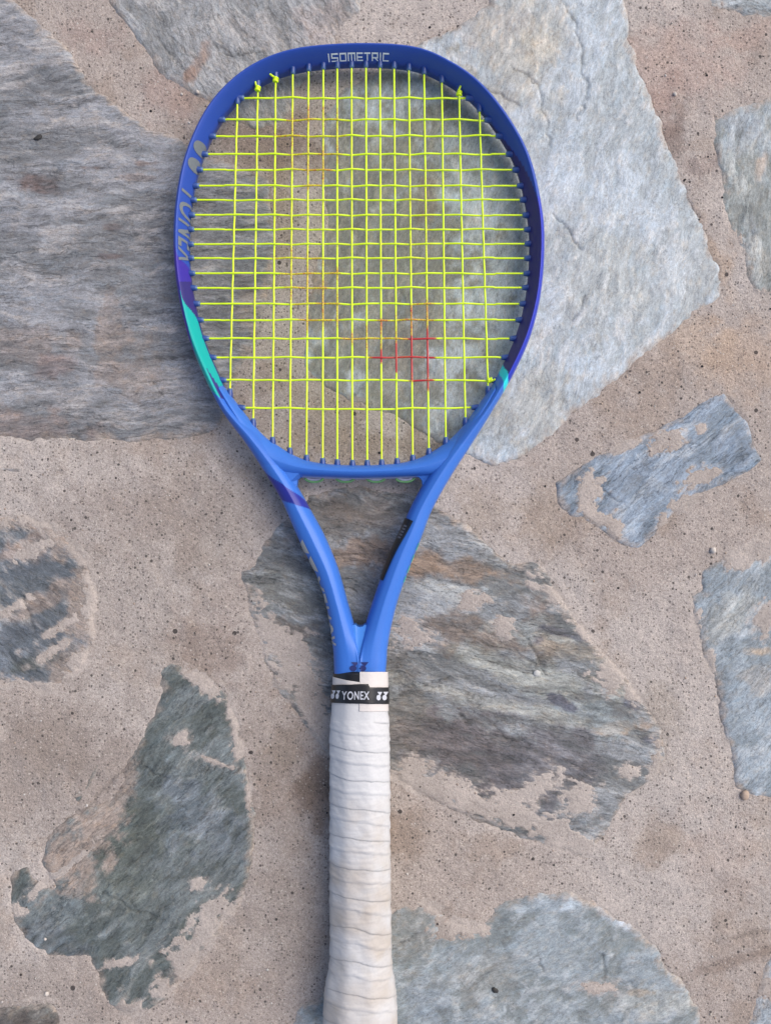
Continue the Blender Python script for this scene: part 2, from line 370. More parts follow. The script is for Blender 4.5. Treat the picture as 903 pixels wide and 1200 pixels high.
 dict(k='chip', label='thin pale stone chip showing through the mortar at the left edge', ang=0, st=3,
  p=[(-30,544),(5,544),(22,546),(30,551),(22,556),(2,554),(-30,556)],
  c=[(158,164,168),(136,144,148),(172,174,172)], b=[], cr=[], sm=[]),
 dict(k='sliver', label='narrow dark sliver of stone in the mortar above the lower left stone', ang=60, st=4,
  p=[(122,876),(128,882),(118,905),(106,925),(95,945),(84,944),(82,934),(92,930),(98,915),(106,896)],
  c=[(112,124,124),(96,108,106),(134,140,136)], b=[], cr=[], sm=[]),
 dict(k='shard', label='thin slanting dark shard of stone near the lower left edge', ang=55, st=4,
  p=[(64,960),(66,966),(50,986),(38,1002),(34,998),(48,976)],
  c=[(110,116,112),(90,98,94),(130,134,128)], b=[], cr=[], sm=[]),
]

G = 0.00100                     # grid step in metres for the seen ground
k0 = CAMZ / F
PX = G / k0                     # grid step in photo pixels
x0, x1, y0, y1 = -60, 965, -60, 1262
nx = int((x1 - x0) / PX) + 1; ny = int((y1 - y0) / PX) + 1
gx = x0 + np.arange(nx) * PX; gy = y0 + np.arange(ny) * PX
GX, GY = np.meshgrid(gx, gy)    # photo px over the seen patch

def warp(X, Y, seed, k=1.0):
    return (fbm(X / 26, Y / 26, seed, 5, .6) * 6 + fbm(X / 90, Y / 90, seed + 5, 2) * 4) * k

def stone_fields(s, X, Y, seed):
    a = R(s['ang'])
    # photo y goes down, world y up
    u = X * math.cos(a) - Y * math.sin(a); v = X * math.sin(a) + Y * math.cos(a)
    st = s['st']
    d = poly_sdf(X, Y, s['p']) + warp(X, Y, seed, {'rect': .4, 'leftmid': 1.7, 'chip': .15, 'sliver': .25, 'shard': .2, 'bottomleft': .5, 'bottomright': .35, 'rightupper': .7}.get(s['k'], 1.0))
    wv = fbm(X / 60, Y / 60, seed + 40, 3) * 18
    n1 = fbm(u / (50 * st / 2), (v + wv) / 34, seed + 1, 5, .55)
    n2 = fbm(u / (16 * st / 2), (v + wv) / 9, seed + 2, 5, .6)
    n3 = fbm(X / 70, Y / 70, seed + 3, 4, .55)
    # cleaved layers: low steps along the contours of a warped field
    lay = (n1 * 1.6 + n3 * 1.2) * 3.0
    fr = lay - np.floor(lay)
    layer = (np.floor(lay) + sstep(.0, .16, fr)) / 3.0
    H = -.0016 + .00042 * layer + .00045 * n2 + .0004 * n3
    dd = np.clip(d, -30, 60)
    H = H - .0042 * np.exp(-np.clip(dd, 0, 60) / 3.2) - np.where(dd < 0, -dd * .0005, 0)
    col = np.empty(X.shape + (3,))
    c0, c1, c2 = [lin(c) * ALB for c in s['c']]
    w1 = sstep(-.25, .25, n1 + n2 * .6)[..., None]; w2 = sstep(.12, .5, n2 + n3 * .4)[..., None]
    col[:] = c0; col = col * w1 + c1 * (1 - w1); col = col * (1 - .7 * w2) + c2 * .7 * w2
    for i, b in enumerate(s['b']):
        q = ell(X, Y, b, seed + 70 + i)
        m = (1 - sstep(.55, 1.15, q)) * b[6]
        m = (m * np.clip(1.2 + n2 * 1.2, 0, 1))[..., None]
        col = col * (1 - m) + lin(b[5]) * ALB * m * (1 + n2[..., None] * .5)
    for i, c in enumerate(s.get('cr', [])):
        jx = X + fbm(X / 9, Y / 9, seed + 90 + i, 3) * 5; jy = Y + fbm(X / 9, Y / 9, seed + 95 + i, 3) * 5
        q = line_dist(jx, jy, c)
        g = np.exp(-(q / 1.3) ** 2)
        H -= .0007 * g
        col *= (1 - .38 * g)[..., None]
    n4 = fbm(u / (5.5 * st / 2), v / 4.2, seed + 9, 4, .6)
    n5 = fbm(X / 13, Y / 13, seed + 11, 4, .6)
    fl_ = .5 if s['k'] in ('right', 'bottom', 'rightedge', 'topmid') else 1.0
    col = col * np.clip(1 + fl_ * (.24 * n2 + .20 * n4 + .20 * n5), .45, 1.7)[..., None]
    ds = .05 if s['k'] in ('right', 'rightedge', 'topcorner', 'bottomright', 'bottom', 'rect', 'rightupper') else .22
    lum = col.mean(-1, keepdims=True); col = (col + (lum - col) * ds) * np.array([1.02, 1.0, .98 if ds < .1 else 1.0])
    edge = (sstep(13, -2, d + 12 * n5 + 5 * n4) * .8)[..., None]
    col = col * (1 - edge) + lin((180, 166, 152)) * ALB * edge
    H = np.minimum(H, -.0002)
    return d, H, col

def grid_mesh(name, X, Y, Z, mask, mat, parent, attrs):
    """quads of the grid whose corner mask is true"""
    h, w = X.shape
    q = mask[:-1, :-1] & mask[1:, :-1] & mask[:-1, 1:] & mask[1:, 1:]
    idx = np.arange(h * w).reshape(h, w)
    f = np.stack([idx[:-1, :-1][q], idx[1:, :-1][q], idx[1:, 1:][q], idx[:-1, 1:][q]], 1)
    used = np.zeros(h * w, bool); used[f.ravel()] = True
    remap = -np.ones(h * w, np.int64); remap[used] = np.arange(used.sum())
    vx = (X.ravel()[used] - 451.5) * k0; vy = (600 - Y.ravel()[used]) * k0
    V = np.stack([vx, vy, Z.ravel()[used]], 1)
    at = {k: (t, (d.reshape(-1, 3) if t == 'FLOAT_COLOR' else d.ravel())[used]) for k, (t, d) in attrs.items()}
    return mesh_obj(name, V, remap[f], mat, parent, True, at)

MM = mortar_mat()
n_a = fbm(GX / 120, GY / 120, 301, 4); n_b = fbm(GX / 30, GY / 30, 305, 4); n_c = fbm(GX / 9, GY / 9, 309, 3)
HM = -.0026 + .0013 * n_a + .0007 * n_b + .0004 * n_c
mcol = np.empty(GX.shape + (3,)); mcol[:] = lin(MORT) * ALB
mtint = sstep(-.35, .35, fbm(GX / 150, GY / 150, 320, 4))[..., None]
mcol = mcol * (mtint + (1 - mtint) * np.array([.86, .83, .81]))
stain = sstep(.12, .5, fbm(GX / 55, GY / 55, 330, 5, .6))[..., None]
mcol = mcol * (1 - stain * np.array([.11, .145, .18]))
# stained, darker or paler mortar; broad dark left, pale right ones paint the light's falloff
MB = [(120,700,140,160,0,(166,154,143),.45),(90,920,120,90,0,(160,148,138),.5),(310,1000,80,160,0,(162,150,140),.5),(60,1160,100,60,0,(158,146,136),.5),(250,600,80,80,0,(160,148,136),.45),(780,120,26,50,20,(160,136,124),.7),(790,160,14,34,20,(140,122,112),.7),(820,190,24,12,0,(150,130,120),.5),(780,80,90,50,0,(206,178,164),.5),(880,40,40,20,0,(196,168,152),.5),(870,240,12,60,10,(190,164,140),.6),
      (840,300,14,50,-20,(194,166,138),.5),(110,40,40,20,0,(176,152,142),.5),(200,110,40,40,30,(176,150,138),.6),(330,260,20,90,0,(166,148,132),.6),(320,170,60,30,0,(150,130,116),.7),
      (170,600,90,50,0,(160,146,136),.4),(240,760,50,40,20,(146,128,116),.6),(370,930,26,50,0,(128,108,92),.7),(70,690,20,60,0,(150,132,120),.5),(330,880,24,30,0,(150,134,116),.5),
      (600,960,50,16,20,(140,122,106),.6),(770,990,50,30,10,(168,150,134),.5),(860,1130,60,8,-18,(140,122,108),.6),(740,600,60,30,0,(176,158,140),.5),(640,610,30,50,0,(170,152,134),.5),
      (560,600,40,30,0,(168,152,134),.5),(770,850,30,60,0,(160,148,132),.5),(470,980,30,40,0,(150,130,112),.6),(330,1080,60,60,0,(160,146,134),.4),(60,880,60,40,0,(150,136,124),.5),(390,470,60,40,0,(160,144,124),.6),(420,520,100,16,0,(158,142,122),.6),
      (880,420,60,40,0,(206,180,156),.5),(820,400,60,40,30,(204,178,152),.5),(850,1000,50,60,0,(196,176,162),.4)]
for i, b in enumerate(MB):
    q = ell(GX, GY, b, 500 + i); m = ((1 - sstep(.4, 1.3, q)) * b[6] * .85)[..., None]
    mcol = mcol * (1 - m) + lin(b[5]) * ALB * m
# old hairline joints in the mortar
for i, c in enumerate([[(150,900),(60,985)],[(836,1107),(870,1100),(903,1092)],[(500,600),(540,640),(575,655)]]):
    q = line_dist(GX + fbm(GX / 9, GY / 9, 700 + i, 3) * 6, GY + fbm(GX / 9, GY / 9, 710 + i, 3) * 6, c)
    g = np.exp(-(q / 2.2) ** 2); HM -= .0007 * g; mcol *= (1 - .25 * g)[..., None]

paving_root = None
stone_jobs = []
smear_all = np.zeros(GX.shape)
HS = np.full(GX.shape, -9.0)
for si, s in enumerate(STONES):
    seed = 1000 + si * 37
    xs = [p[0] for p in s['p']]; ys = [p[1] for p in s['p']]
    ix0 = max(0, int((min(xs) - 14 - x0) / PX)); ix1 = min(nx, int((max(xs) + 14 - x0) / PX) + 2)
    iy0 = max(0, int((min(ys) - 14 - y0) / PX)); iy1 = min(ny, int((max(ys) + 14 - y0) / PX) + 2)
    sl = (slice(iy0, iy1), slice(ix0, ix1))
    X = GX[sl]; Y = GY[sl]
    d, H, col = stone_fields(s, X, Y, seed)
    # cement smeared over the stone: real thin crusts of mortar lying on it
    S = np.full(X.shape, -1.0)
    ca_, sa_ = math.cos(R(s['ang'])), math.sin(R(s['ang'])); uu = X * ca_ - Y * sa_; vv = X * sa_ + Y * ca_
    for i, b in enumerate(s.get('sm', [])):
        q = ell(X, Y, b, seed + 200 + i) + fbm(uu / 11, vv / 5, seed + 260, 4, .65) * 1.05
        S = np.maximum(S, (1.12 - q) * b[5])
    S = np.where(d > -8, S, -1)
    m = S > 0
    crust = np.where(d > -4, H + np.clip(S * .002, -.0012, .00035), -9)
    sub = HM[sl] - .0016 * sstep(2, 14, d + 5 * fbm(X / 12, Y / 12, seed + 400, 3)) * (d > -2)
    film = (sstep(-.35, .25, S + .45 * fbm(uu / 9, vv / 5, seed + 280, 4, .65)) * .62)[..., None]
    col = col * (1 - film) + lin((200, 190, 180)) * ALB * film
    for i, b in enumerate(s.get('fm', [])):
        q = ell(X, Y, b, seed + 300 + i) + fbm(uu / 12, vv / 6, seed + 290, 4, .65) * .6
        fq = (sstep(1.25, .6, q) * .9 * b[5])[..., None]
        col = col * (1 - fq) + lin((168, 154, 142)) * ALB * (1 + .2 * n_c[sl][..., None]) * fq
    crust = np.where(S > -.4, crust, -9)
    smear_all[sl] = np.maximum(smear_all[sl], np.clip(S * 6, 0, 1) * (d > -3))
    HM[sl] = np.where(S > -.4, np.maximum(sub, crust), sub)
    stone_jobs.append((s, si, sl, d, H, col))
sm3 = smear_all[..., None]
scol = lin((200, 189, 179)) * ALB * (1 + .25 * n_b[..., None])
mcol = mcol * (1 - .8 * sm3) + scol * .8 * sm3
HM = np.minimum(HM, -.00005)

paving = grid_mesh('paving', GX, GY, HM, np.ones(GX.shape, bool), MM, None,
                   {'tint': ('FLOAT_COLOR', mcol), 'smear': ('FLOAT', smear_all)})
tag(paving, 'pinkish grey sandy mortar bed holding the flat irregular stones', None, 'structure')
for s, si, sl, d, H, col in stone_jobs:
    mat = stone_mat('stone_' + s['k'], s['ang'], max(2.0, s['st'] * .8), .68 if s['k'] in ('right', 'bottom') else .88, bump=.00028 if s['k'] in ('right', 'bottom', 'rightedge', 'rightupper') else .0006)
    o = grid_mesh('stone', GX[sl], GY[sl], H, d > -7, mat, paving, {'tint': ('FLOAT_COLOR', col)})
    o['label'] = s['label']

# --- the paving goes on beyond the picture: coarser mortar sheet with a hole, more stones
def outer_paving():
    lx0, lx1 = (x0 - 451.5) * k0, (gx[-1] - 451.5) * k0
    ly1, ly0 = (600 - y0) * k0, (600 - gy[-1]) * k0
    B = 12.0
    vs_ = [(-B, -B), (B, -B), (B, B), (-B, B), (lx0, ly0), (lx1, ly0), (lx1, ly1), (lx0, ly1)]
    V = [(x, y, -.003) for x, y in vs_]
    o = mesh_obj('mortar_bed', V, [(0, 1, 5, 4), (1, 2, 6, 5), (2, 3, 7, 6), (3, 0, 4, 7)], MM, paving, False,
                 {'tint': ('FLOAT_COLOR', np.tile(lin(MORT) * ALB * .9, (8, 1))), 'smear': ('FLOAT', np.zeros(8))})
    o['kind'] = 'stuff'
    mats = [bpy.data.materials['stone_' + k] for k in ('left', 'right', 'middle', 'bottom', 'lowleft')]
    cols = [(150,156,160), (182,190,194), (146,152,148), (158,168,174), (120,130,130)]
    r2 = np.random.RandomState(3)
    sites = []
    sp = .27
    for i in range(-5, 6):
        for j in range(-5, 6):
            x = i * sp + r2.uniform(-.07, .07) + (j % 2) * sp / 2; y = j * sp + r2.uniform(-.07, .07)
            sites.append((x, y))
    def clip(poly, px, py, nx_, ny_):
        out = []
        for a in range(len(poly)):
            A = poly[a]; Bp = poly[(a + 1) % len(poly)]
            da = (A[0] - px) * nx_ + (A[1] - py) * ny_; db = (Bp[0] - px) * nx_ + (Bp[1] - py) * ny_
            if da <= 0: out.append(A)
            if (da < 0 < db) or (db < 0 < da):
                t = da / (da - db); out.append((A[0] + (Bp[0] - A[0]) * t, A[1] + (Bp[1] - A[1]) * t))
        return out
    hw, hh0, hh1 = .42, -.51, .46
    for n, (sx, sy) in enumerate(sites):
        poly = [(sx - .3, sy - .3), (sx + .3, sy - .3), (sx + .3, sy + .3), (sx - .3, sy + .3)]
        for m_, (tx, ty) in enumerate(sites):
            if m_ == n: continue
            dx, dy = tx - sx, ty - sy; L = math.hypot(dx, dy)
            if L > .8: continue
            poly = clip(poly, sx + dx / 2 - dx / L * .016, sy + dy / 2 - dy / L * .016, dx / L, dy / L)
            if len(poly) < 3: break
        if len(poly) < 3: continue
        # keep clear of the seen patch
        mx = np.mean([p[0] for p in poly]); my = np.mean([p[1] for p in poly])
        if abs(mx) < hw and hh0 < my < hh1: 
            continue
        if mx > 0 and abs(my) < 9 and abs(mx) >= abs(my) * .8: poly = clip(poly, lx1 + .02, 0, -1, 0)
        elif mx < 0 and abs(mx) >= abs(my) * .8: poly = clip(poly, lx0 - .02, 0, 1, 0)
        elif my > 0: poly = clip(poly, 0, ly1 + .02, 0, -1)
        else: poly = clip(poly, 0, ly0 - .02, 0, 1)
        if len(poly) < 3: continue
        # rounded, uneven outline and a low flat top
        pts = []
        for a in range(len(poly)):
            A = poly[a]; Bp = poly[(a + 1) % len(poly)]; L = math.hypot(Bp[0] - A[0], Bp[1] - A[1]); k = max(1, int(L / .02))
            for t in range(k):
                f = (t + .5) / k
                pts.append((A[0] + (Bp[0] - A[0]) * f + r2.uniform(-.003, .003), A[1] + (Bp[1] - A[1]) * f + r2.uniform(-.003, .003)))
        if len(pts) < 5: continue
        cx = np.mean([p[0] for p in pts]); cy = np.mean([p[1] for p in pts]); m2 = len(pts)
        V = [(x, y, -.006) for x, y in pts] + [(cx + (x - cx) * .97, cy + (y - cy) * .97, -.0012 + r2.uniform(-.0003, .0003)) for x, y in pts] + [(cx, cy, -.0008)]
        Fc = [(a, (a + 1) % m2, m2 + (a + 1) % m2, m2 + a) for a in range(m2)] + [(m2 + a, m2 + (a + 1) % m2, 2 * m2) for a in range(m2)]
        q = r2.randint(5)
        mesh_obj('stone', V, Fc, mats[q], paving, False, {'tint': ('FLOAT_COLOR', np.tile(lin(cols[q]) * ALB * r2.uniform(.85, 1.1), (len(V), 1)))})
outer_paving()

# ------------------------------------------------------------------ RACKET
ZT = 0.0006
def zax(py):                     # height of the racket's mid plane: head on its rim, butt on its cap
    return 0.0121 + ZT + (py - 52) / 1148.0 * 0.0066

def catmull(P, n_per):
    P = np.asarray(P, float); out = []
    for i in range(len(P) - 1):
        p0 = P[max(i - 1, 0)]; p1 = P[i]; p2 = P[i + 1]; p3 = P[min(i + 2, len(P) - 1)]
        t = np.linspace(0, 1, n_per, endpoint=False)[:, None]
        out.append(.5 * ((2 * p1) + (-p0 + p2) * t + (2 * p0 - 5 * p1 + 4 * p2 - p3) * t ** 2 + (-p0 + 3 * p1 - 3 * p2 + p3) * t ** 3))
    out.append(P[-1:]); return np.concatenate(out)

ST = [((391,814),(421.6,814),2),((391.5,787),(421.6,787),2),((391.2,775),(421.6,775),2),((390.3,760),(420.3,760),1.7),((387.5,738),(415.2,733),1.1),((382,708),(407,704),1),((371,674),(395.5,664),1),
 ((354.4,641),(380,627),1),((342,613),(366,601),1),((329.6,585),(351,574),1),((311,554),(332,543),.8),((289,520),(306,509),.4),
 ((262,483),None,0),((240,440),None,0),((222,395),None,0),((210,345),None,0),((204.5,300),None,0),((205.5,245),None,0),((215,190),None,0),
 ((235,140),None,0),((262,103),None,0),((300,74),None,0),((350,57),None,0),((421,51.5),None,0),((487,56),None,0),((532,75),None,0),((568,103),None,0),
 ((600,145),None,0),((622,190),None,0),((634,245),None,0),((636.5,290),None,0),((632,345),None,0),((620,395),None,0),((600,440),None,0),((577,480),None,0),
 ((553,519),(535,508),.4),((528,558),(508,546),.8),((506,597.5),(484,588),1),((494,628.5),(470,619),1),((481.6,659.5),(456,650),1),((467,700),(440,694),1),
 ((458.5,733),(428.2,731),1.1),((454,758),(422.8,760),1.7),((453,774),(421.6,775),2),((452,787),(421.6,787),2),((452,814),(421.6,814),2)]
outer = []; inner = []; kind = []
op = np.array([s[0] for s in ST], float)
for i, s in enumerate(ST):
    p = op[i].copy()
    t = op[min(i + 1, len(op) - 1)] - op[max(i - 1, 0)]; t /= np.hypot(*t)
    nrm = np.array([-t[1], t[0]])          # inward (path runs clockwise in picture, y down)
    rr = (np.array([451.5, 600]) - p)
    sh = max(0., .016 * np.dot(rr, nrm) - 2.3)
    p = p + nrm * sh
    outer.append(p)
    inner.append(p + nrm * 15.6 if s[1] is None else np.array(s[1], float))
    kind.append(s[2])
NPER = 62
Oc = catmull(outer, NPER); Ic = catmull(inner, NPER); Kc = catmull([[k] for k in kind], NPER)[:, 0]
Kc = np.clip(Kc, 0, 2)

def prof(points, n):
    P = np.array(points, float); m = len(P); out = []
    for i in range(m):
        p0, p1, p2, p3 = P[i - 1], P[i], P[(i + 1) % m], P[(i + 2) % m]
        for t in np.linspace(0, 1, n, endpoint=False):
            out.append(.5 * ((2 * p1) + (-p0 + p2) * t + (2 * p0 - 5 * p1 + 4 * p2 - p3) * t ** 2 + (-p0 + 3 * p1 - 3 * p2 + p3) * t ** 3))
    return np.array(out)
# section profiles (t: outer 0 -> inner 1, h: 0 bottom -> 1 top), same number of knots
PH = prof([(0,.5),(.0,.66),(.09,.84),(.23,.955),(.34,.995),(.43,.985),(.62,.88),(.86,.68),(1,.5),(.97,.32),(.84,.12),(.62,.01),(.4,0),(.2,.06),(.05,.22),(0,.36)], 4)
PA = prof([(0,.5),(.02,.66),(.10,.82),(.26,.93),(.50,.995),(.60,.985),(.80,.90),(.95,.72),(1,.5),(.95,.28),(.8,.1),(.6,.01),(.4,0),(.2,.08),(.08,.2),(.01,.36)], 4)
PS = prof([(0,.5),(.02,.68),(.10,.83),(.30,.94),(.55,.985),(.72,.99),(.90,.99),(1.0,.99),(1.0,.5),(1.0,.01),(.9,.01),(.72,.01),(.55,.01),(.3,.06),(.10,.17),(.02,.32)], 4)
NV = len(PH)

def sweep(Ocurve, Icurve, K, Hfun, dz=0.0):
    n = len(Ocurve)
    k = K[:, None, None]
    a = np.where(k <= 1, PH[None] * (1 - np.clip(k, 0, 1)) + PA[None] * np.clip(k, 0, 1), PA[None] * (2 - k) + PS[None] * (k - 1))
    px = Ocurve[:, None, 0] + (Icurve - Ocurve)[:, None, 0] * a[..., 0]
    py = Ocurve[:, None, 1] + (Icurve - Ocurve)[:, None, 1] * a[..., 0]
    zc = zax(.5 * (Ocurve[:, 1] + Icurve[:, 1]))[:, None]
    H = Hfun[:, None]
    kk = (CAMZ - zc) / F
    X = (px - 451.5) * kk; Y = (600 - py) * kk; Z = zc + (a[..., 1] - .5) * H + dz
    return np.stack([X, Y, Z], -1)

def tube_faces(n, m, closed_n=False):
    i = np.arange(n - (0 if closed_n else 1))[:, None]; j = np.arange(m)[None]
    i2 = (i + 1) % n; j2 = (j + 1) % m
    f = np.stack([i * m + j, i * m + j2, i2 * m + j2, i2 * m + j], -1).reshape(-1, 4)
    return f

def normals(P):
    di = np.gradient(P, axis=0)
    dj = np.roll(P, -1, 1) - np.roll(P, 1, 1)
    N = np.cross(dj, di); N /= np.linalg.norm(N, axis=-1, keepdims=True) + 1e-12
    return N

def proj(P):
    k = F / (CAMZ - P[..., 2])
    return P[..., 0] * k + 451.5, 600 - P[..., 1] * k

Hh = .0228 + .0008 * np.clip(Kc, 0, 1) + .0018 * np.clip(Kc - 1, 0, 1)
FR = sweep(Oc, Ic, Kc, Hh)
FN = normals(FR)
ctr = FR.mean(1, keepdims=True)
if np.mean(np.sum(FN * (FR - ctr), -1)) < 0: FN = -FN
fpx, fpy = proj(FR)

# paint: colour zones
BL_TOP = np.array([.026, .072, .36]); BL_LOW = np.array([.046, .165, .56]); PURP = np.array([.045, .028, .30]); INDIGO = np.array([.018, .036, .42])
TEAL = np.array([.008, .37, .34]); TEAL2 = np.array([.02, .62, .66]); DARKP = np.array([.035, .028, .16])
jj = np.arange(NV)
NK = NV // 16
tcol = np.empty(FR.shape)
gy_ = sstep(360, 520, fpy)[..., None]
tcol[:] = BL_TOP * (1 - gy_) + BL_LOW * gy_
left = fpx < 421
v = np.broadcast_to(jj[None] / 4.0, fpx.shape)       # profile coordinate in knots: 0 outer mid, 4 ridge, 8 inner mid
def put(mask, c):
    tcol[mask] = c
# left: purple area before the teal flash
put(left & (fpy > 292 + (v - 4) * 6) & (fpy < 480), PURP)
put(left & (fpy > 330) & (fpy < 462) & (v > 4.6) & (v < 12), DARKP)
# teal flash, a long leaf shape that crosses the ridge
lo = 3.9 - sstep(375, 440, fpy) * 2.6
hi = 4.3 + sstep(340, 380, fpy) * 3.4
endy = 463 + (v - 4) * 2.5
teal = left & (fpy > 340) & (fpy < endy) & (v > lo) & (v < hi)
put(teal, TEAL)
put(teal & (fpy > 428) & (v > 5.3) & (v < 5.35 + (fpy - 428) * .045) , DARKP * 1.2)
put(left & (fpy > 440) & (fpy < endy) & (v >= hi) & (v < 12), DARKP * 1.2)
put(left & (fpy >= endy) & (fpy < 545) , BL_LOW * .8 + BL_TOP * .2)
# purple blade on the left shoulder
bl = left & (fpy > 544 + v * 5.6) & (fpy < 583 + v * 1.8) & (v < 8.5)
put(bl, np.array([.028, .036, .27]))
# right: indigo outside, dark purple inside, thin teal band
rt = fpx > 421
put(rt & (fpy > 230) & (fpy < 450) & (v < 4.6), INDIGO)
put(rt & (fpy > 168 + (7.6 - v) * 24) & (fpy < 450) & (v >= 4.6) & (v < 13), DARKP)
bend = 452 - (v - 2) * 3.5
put(rt & (fpy > 200) & (fpy > bend - 4) & (fpy < bend + 5.5), TEAL2)
put(rt & (fpy >= bend + 5.5) & (fpy < 520), BL_LOW * .85 + BL_TOP * .15)

pm = NT('racket_paint')
pc = pm.attr('tint').outputs['Color']
tc_ = pm.n('ShaderNodeTexCoord').outputs['Object']
fl = pm.noise(tc_, 4000, 1, .5)
pm.l(pm.scale(pc, pm.mapr(fl, .3, .7, .93, 1.07)), pm.b.inputs['Base Color'])
pm.b.inputs['Roughness'].default_value = .34
pm.b.inputs['Specular IOR Level'].default_value = .26
pm.b.inputs['Coat Weight'].default_value = .04
pm.b.inputs['Coat Roughness'].default_value = .22
PAINT = pm.m

racket = bpy.data.objects.new('tennis_racket', None)
C.objects.link(racket)
racket.location = (0, 0, 0)
tag(racket, 'blue tennis racket with neon yellow strings and worn white grip lying on the stones', 'tennis racket')
fo = mesh_obj('frame', FR.reshape(-1, 3), tube_faces(len(FR), NV), PAINT, racket, True, {'tint': ('FLOAT_COLOR', tcol.reshape(-1, 3))})
frame = fo

# bridge
BU = [(262,452),(281,477),(296,496),(309.6,511),(323,520.5),(339,530.5),(355,538),(376,542.8),(402.6,544.8),(421,545.2),(440,544.8),(467,542.8),(487,538),(503,531),(520,520),(534,508),(547,493),(561,473),(578,450)]
BLo = [(258,462),(271,488),(285,513),(302,538),(321,555),(337,557.6),(350,558),(374,559),(402,560),(421,560.3),(440,560),(469,559),(493,558),(506,557.6),(522,554),(540,536),(553,512),(567,488),(578,464)]
bo = catmull(BLo, 24); bi = catmull(BU, 24)
hump = np.sin(np.linspace(0, 1, len(bo)) * math.pi)
kB = np.full(len(bo), .55)
BR = sweep(bo, bi, kB, .0190 + .0024 * hump, dz=-.0003)
bcol = np.empty(BR.shape); bcol[:] = BL_LOW * .97
mesh_obj('bridge', BR.reshape(-1, 3), tube_faces(len(BR), NV), PAINT, racket, True, {'tint': ('FLOAT_COLOR', bcol.reshape(-1, 3))})

# webs: the bright wedge in the fork, and the small fillets beside the bridge
def prism(name, pts, zt, zb, mat, parent, tint=None, label=None):
    n = len(pts); V = []
    for (p, z) in zip(pts, zt): V.append(W(p[0], p[1], z))
    for p in pts: 
        w = W(p[0], p[1], zax(p[1])); V.append((w[0], w[1], zb))
    Fc = [tuple(range(n)), tuple(range(2 * n - 1, n - 1, -1))] + [(i, i + n, (i + 1) % n + n, (i + 1) % n) for i in range(n)]
    at = {'tint': ('FLOAT_COLOR', np.tile(tint, (2 * n, 1)))} if tint is not None else None
    return mesh_obj(name, V, Fc, mat, parent, False, at)
zz = zax(750)
prism('fork_web', [(411,733.5),(416,732),(418.5,734.2),(421.6,735),(424.8,734.2),(427,732),(432,733.5),(424.6,786),(418.6,786)],
      [zz + .0062] * 7 + [zz + .0124] * 2, zz - .009, PAINT, racket, BL_LOW * np.array([1.2, 1.35, 1.15]))  # tint lighter than the frame: light on the upturned facet painted in
for sgn in (-1, 1):
    def mx(x): return 421.3 + sgn * (421.3 - x) * -1 if False else (x if sgn < 0 else 842.6 - x)
    z5 = zax(556)
    pts = [(mx(325), 540), (mx(352), 553), (mx(359), 557), (mx(352), 559), (mx(348.5), 562.5), (mx(347.5), 571), (mx(338), 566)]
    if sgn > 0: pts = pts[::-1]
    zt = [z5 + .0075, z5 + .0075, z5 + .003, z5 + .003, z5 + .0025, z5 + .003, z5 + .0075]
    if sgn > 0: zt = zt[::-1]
    prism('fillet', pts, zt, z5 - .007, PAINT, racket, BL_LOW)



# bumper guard round the tip
i0 = int(19.3 * NPER); i1 = int(27.8 * NPER)
idx = np.arange(i0, i1, 4)
bnd = []
for i in idx:
    e = math.sin((i - i0) / (i1 - i0) * math.pi) ** .4
    ring = []
    for (vk, off) in ((0.2, .0), (0.2, .0013), (.9, .0015), (1.6, .0011), (1.75, 0)):
        j = int(round(vk * 4)); ring.append(FR[i, j] + FN[i, j] * (off * e - .0002))
    bnd.append(ring)
bnd = np.array(bnd)
n_, m_ = bnd.shape[:2]
fc = np.array([(i * m_ + j, i * m_ + j + 1, (i + 1) * m_ + j + 1, (i + 1) * m_ + j) for i in range(n_ - 1) for j in range(m_ - 1)])
BUMP = simple('bumper_plastic', (.07, .085, .25), .55)
mesh_obj('bumper_guard', bnd.reshape(-1, 3), fc, BUMP, frame, True)

# ---- lettering
PRINT_W = simple('white_print', (.80, .82, .88), .5)
PRINT_G = simple('grey_print', (.15, .17, .19), .55)
PRINT_N = simple('navy_print', (.006, .016, .12), .6)
INK_K = simple('black_film', (.012, .012, .013), .32)

def text_mesh(body, bold=.02):
    cu = bpy.data.curves.new('t', 'FONT'); cu.body = body; cu.size = 1; cu.space_character = 1.12; cu.offset = bold; cu.resolution_u = 4
    o = bpy.data.objects.new('t', cu); C.objects.link(o)
    dg = bpy.context.evaluated_depsgraph_get(); dg.update()
    me = bpy.data.meshes.new_from_object(o.evaluated_get(dg))
    bm = bmesh.new(); bm.from_mesh(me)
    bmesh.ops.triangulate(bm, faces=bm.faces)
    lo = [min(v.co[q] for v in bm.verts) for q in (0, 1)]; hi_ = [max(v.co[q] for v in bm.verts) for q in (0, 1)]
    for q, cnt in ((0, 26), (1, 18)):
        for k in range(1, cnt):
            no = [0, 0, 0]; no[q] = 1; co = [0, 0, 0]; co[q] = lo[q] + (hi_[q] - lo[q]) * k / cnt
            bmesh.ops.bisect_plane(bm, geom=bm.verts[:] + bm.edges[:] + bm.faces[:], plane_co=co, plane_no=no)
    V = np.array([v.co[:2] for v in bm.verts]); Fc = [tuple(v.index for v in f.verts) for f in bm.faces]
    bm.free(); bpy.data.objects.remove(o); bpy.data.curves.remove(cu); bpy.data.meshes.remove(me)
    mn = V.min(0); mxx = V.max(0)
    return (V - mn) / (mxx - mn), Fc

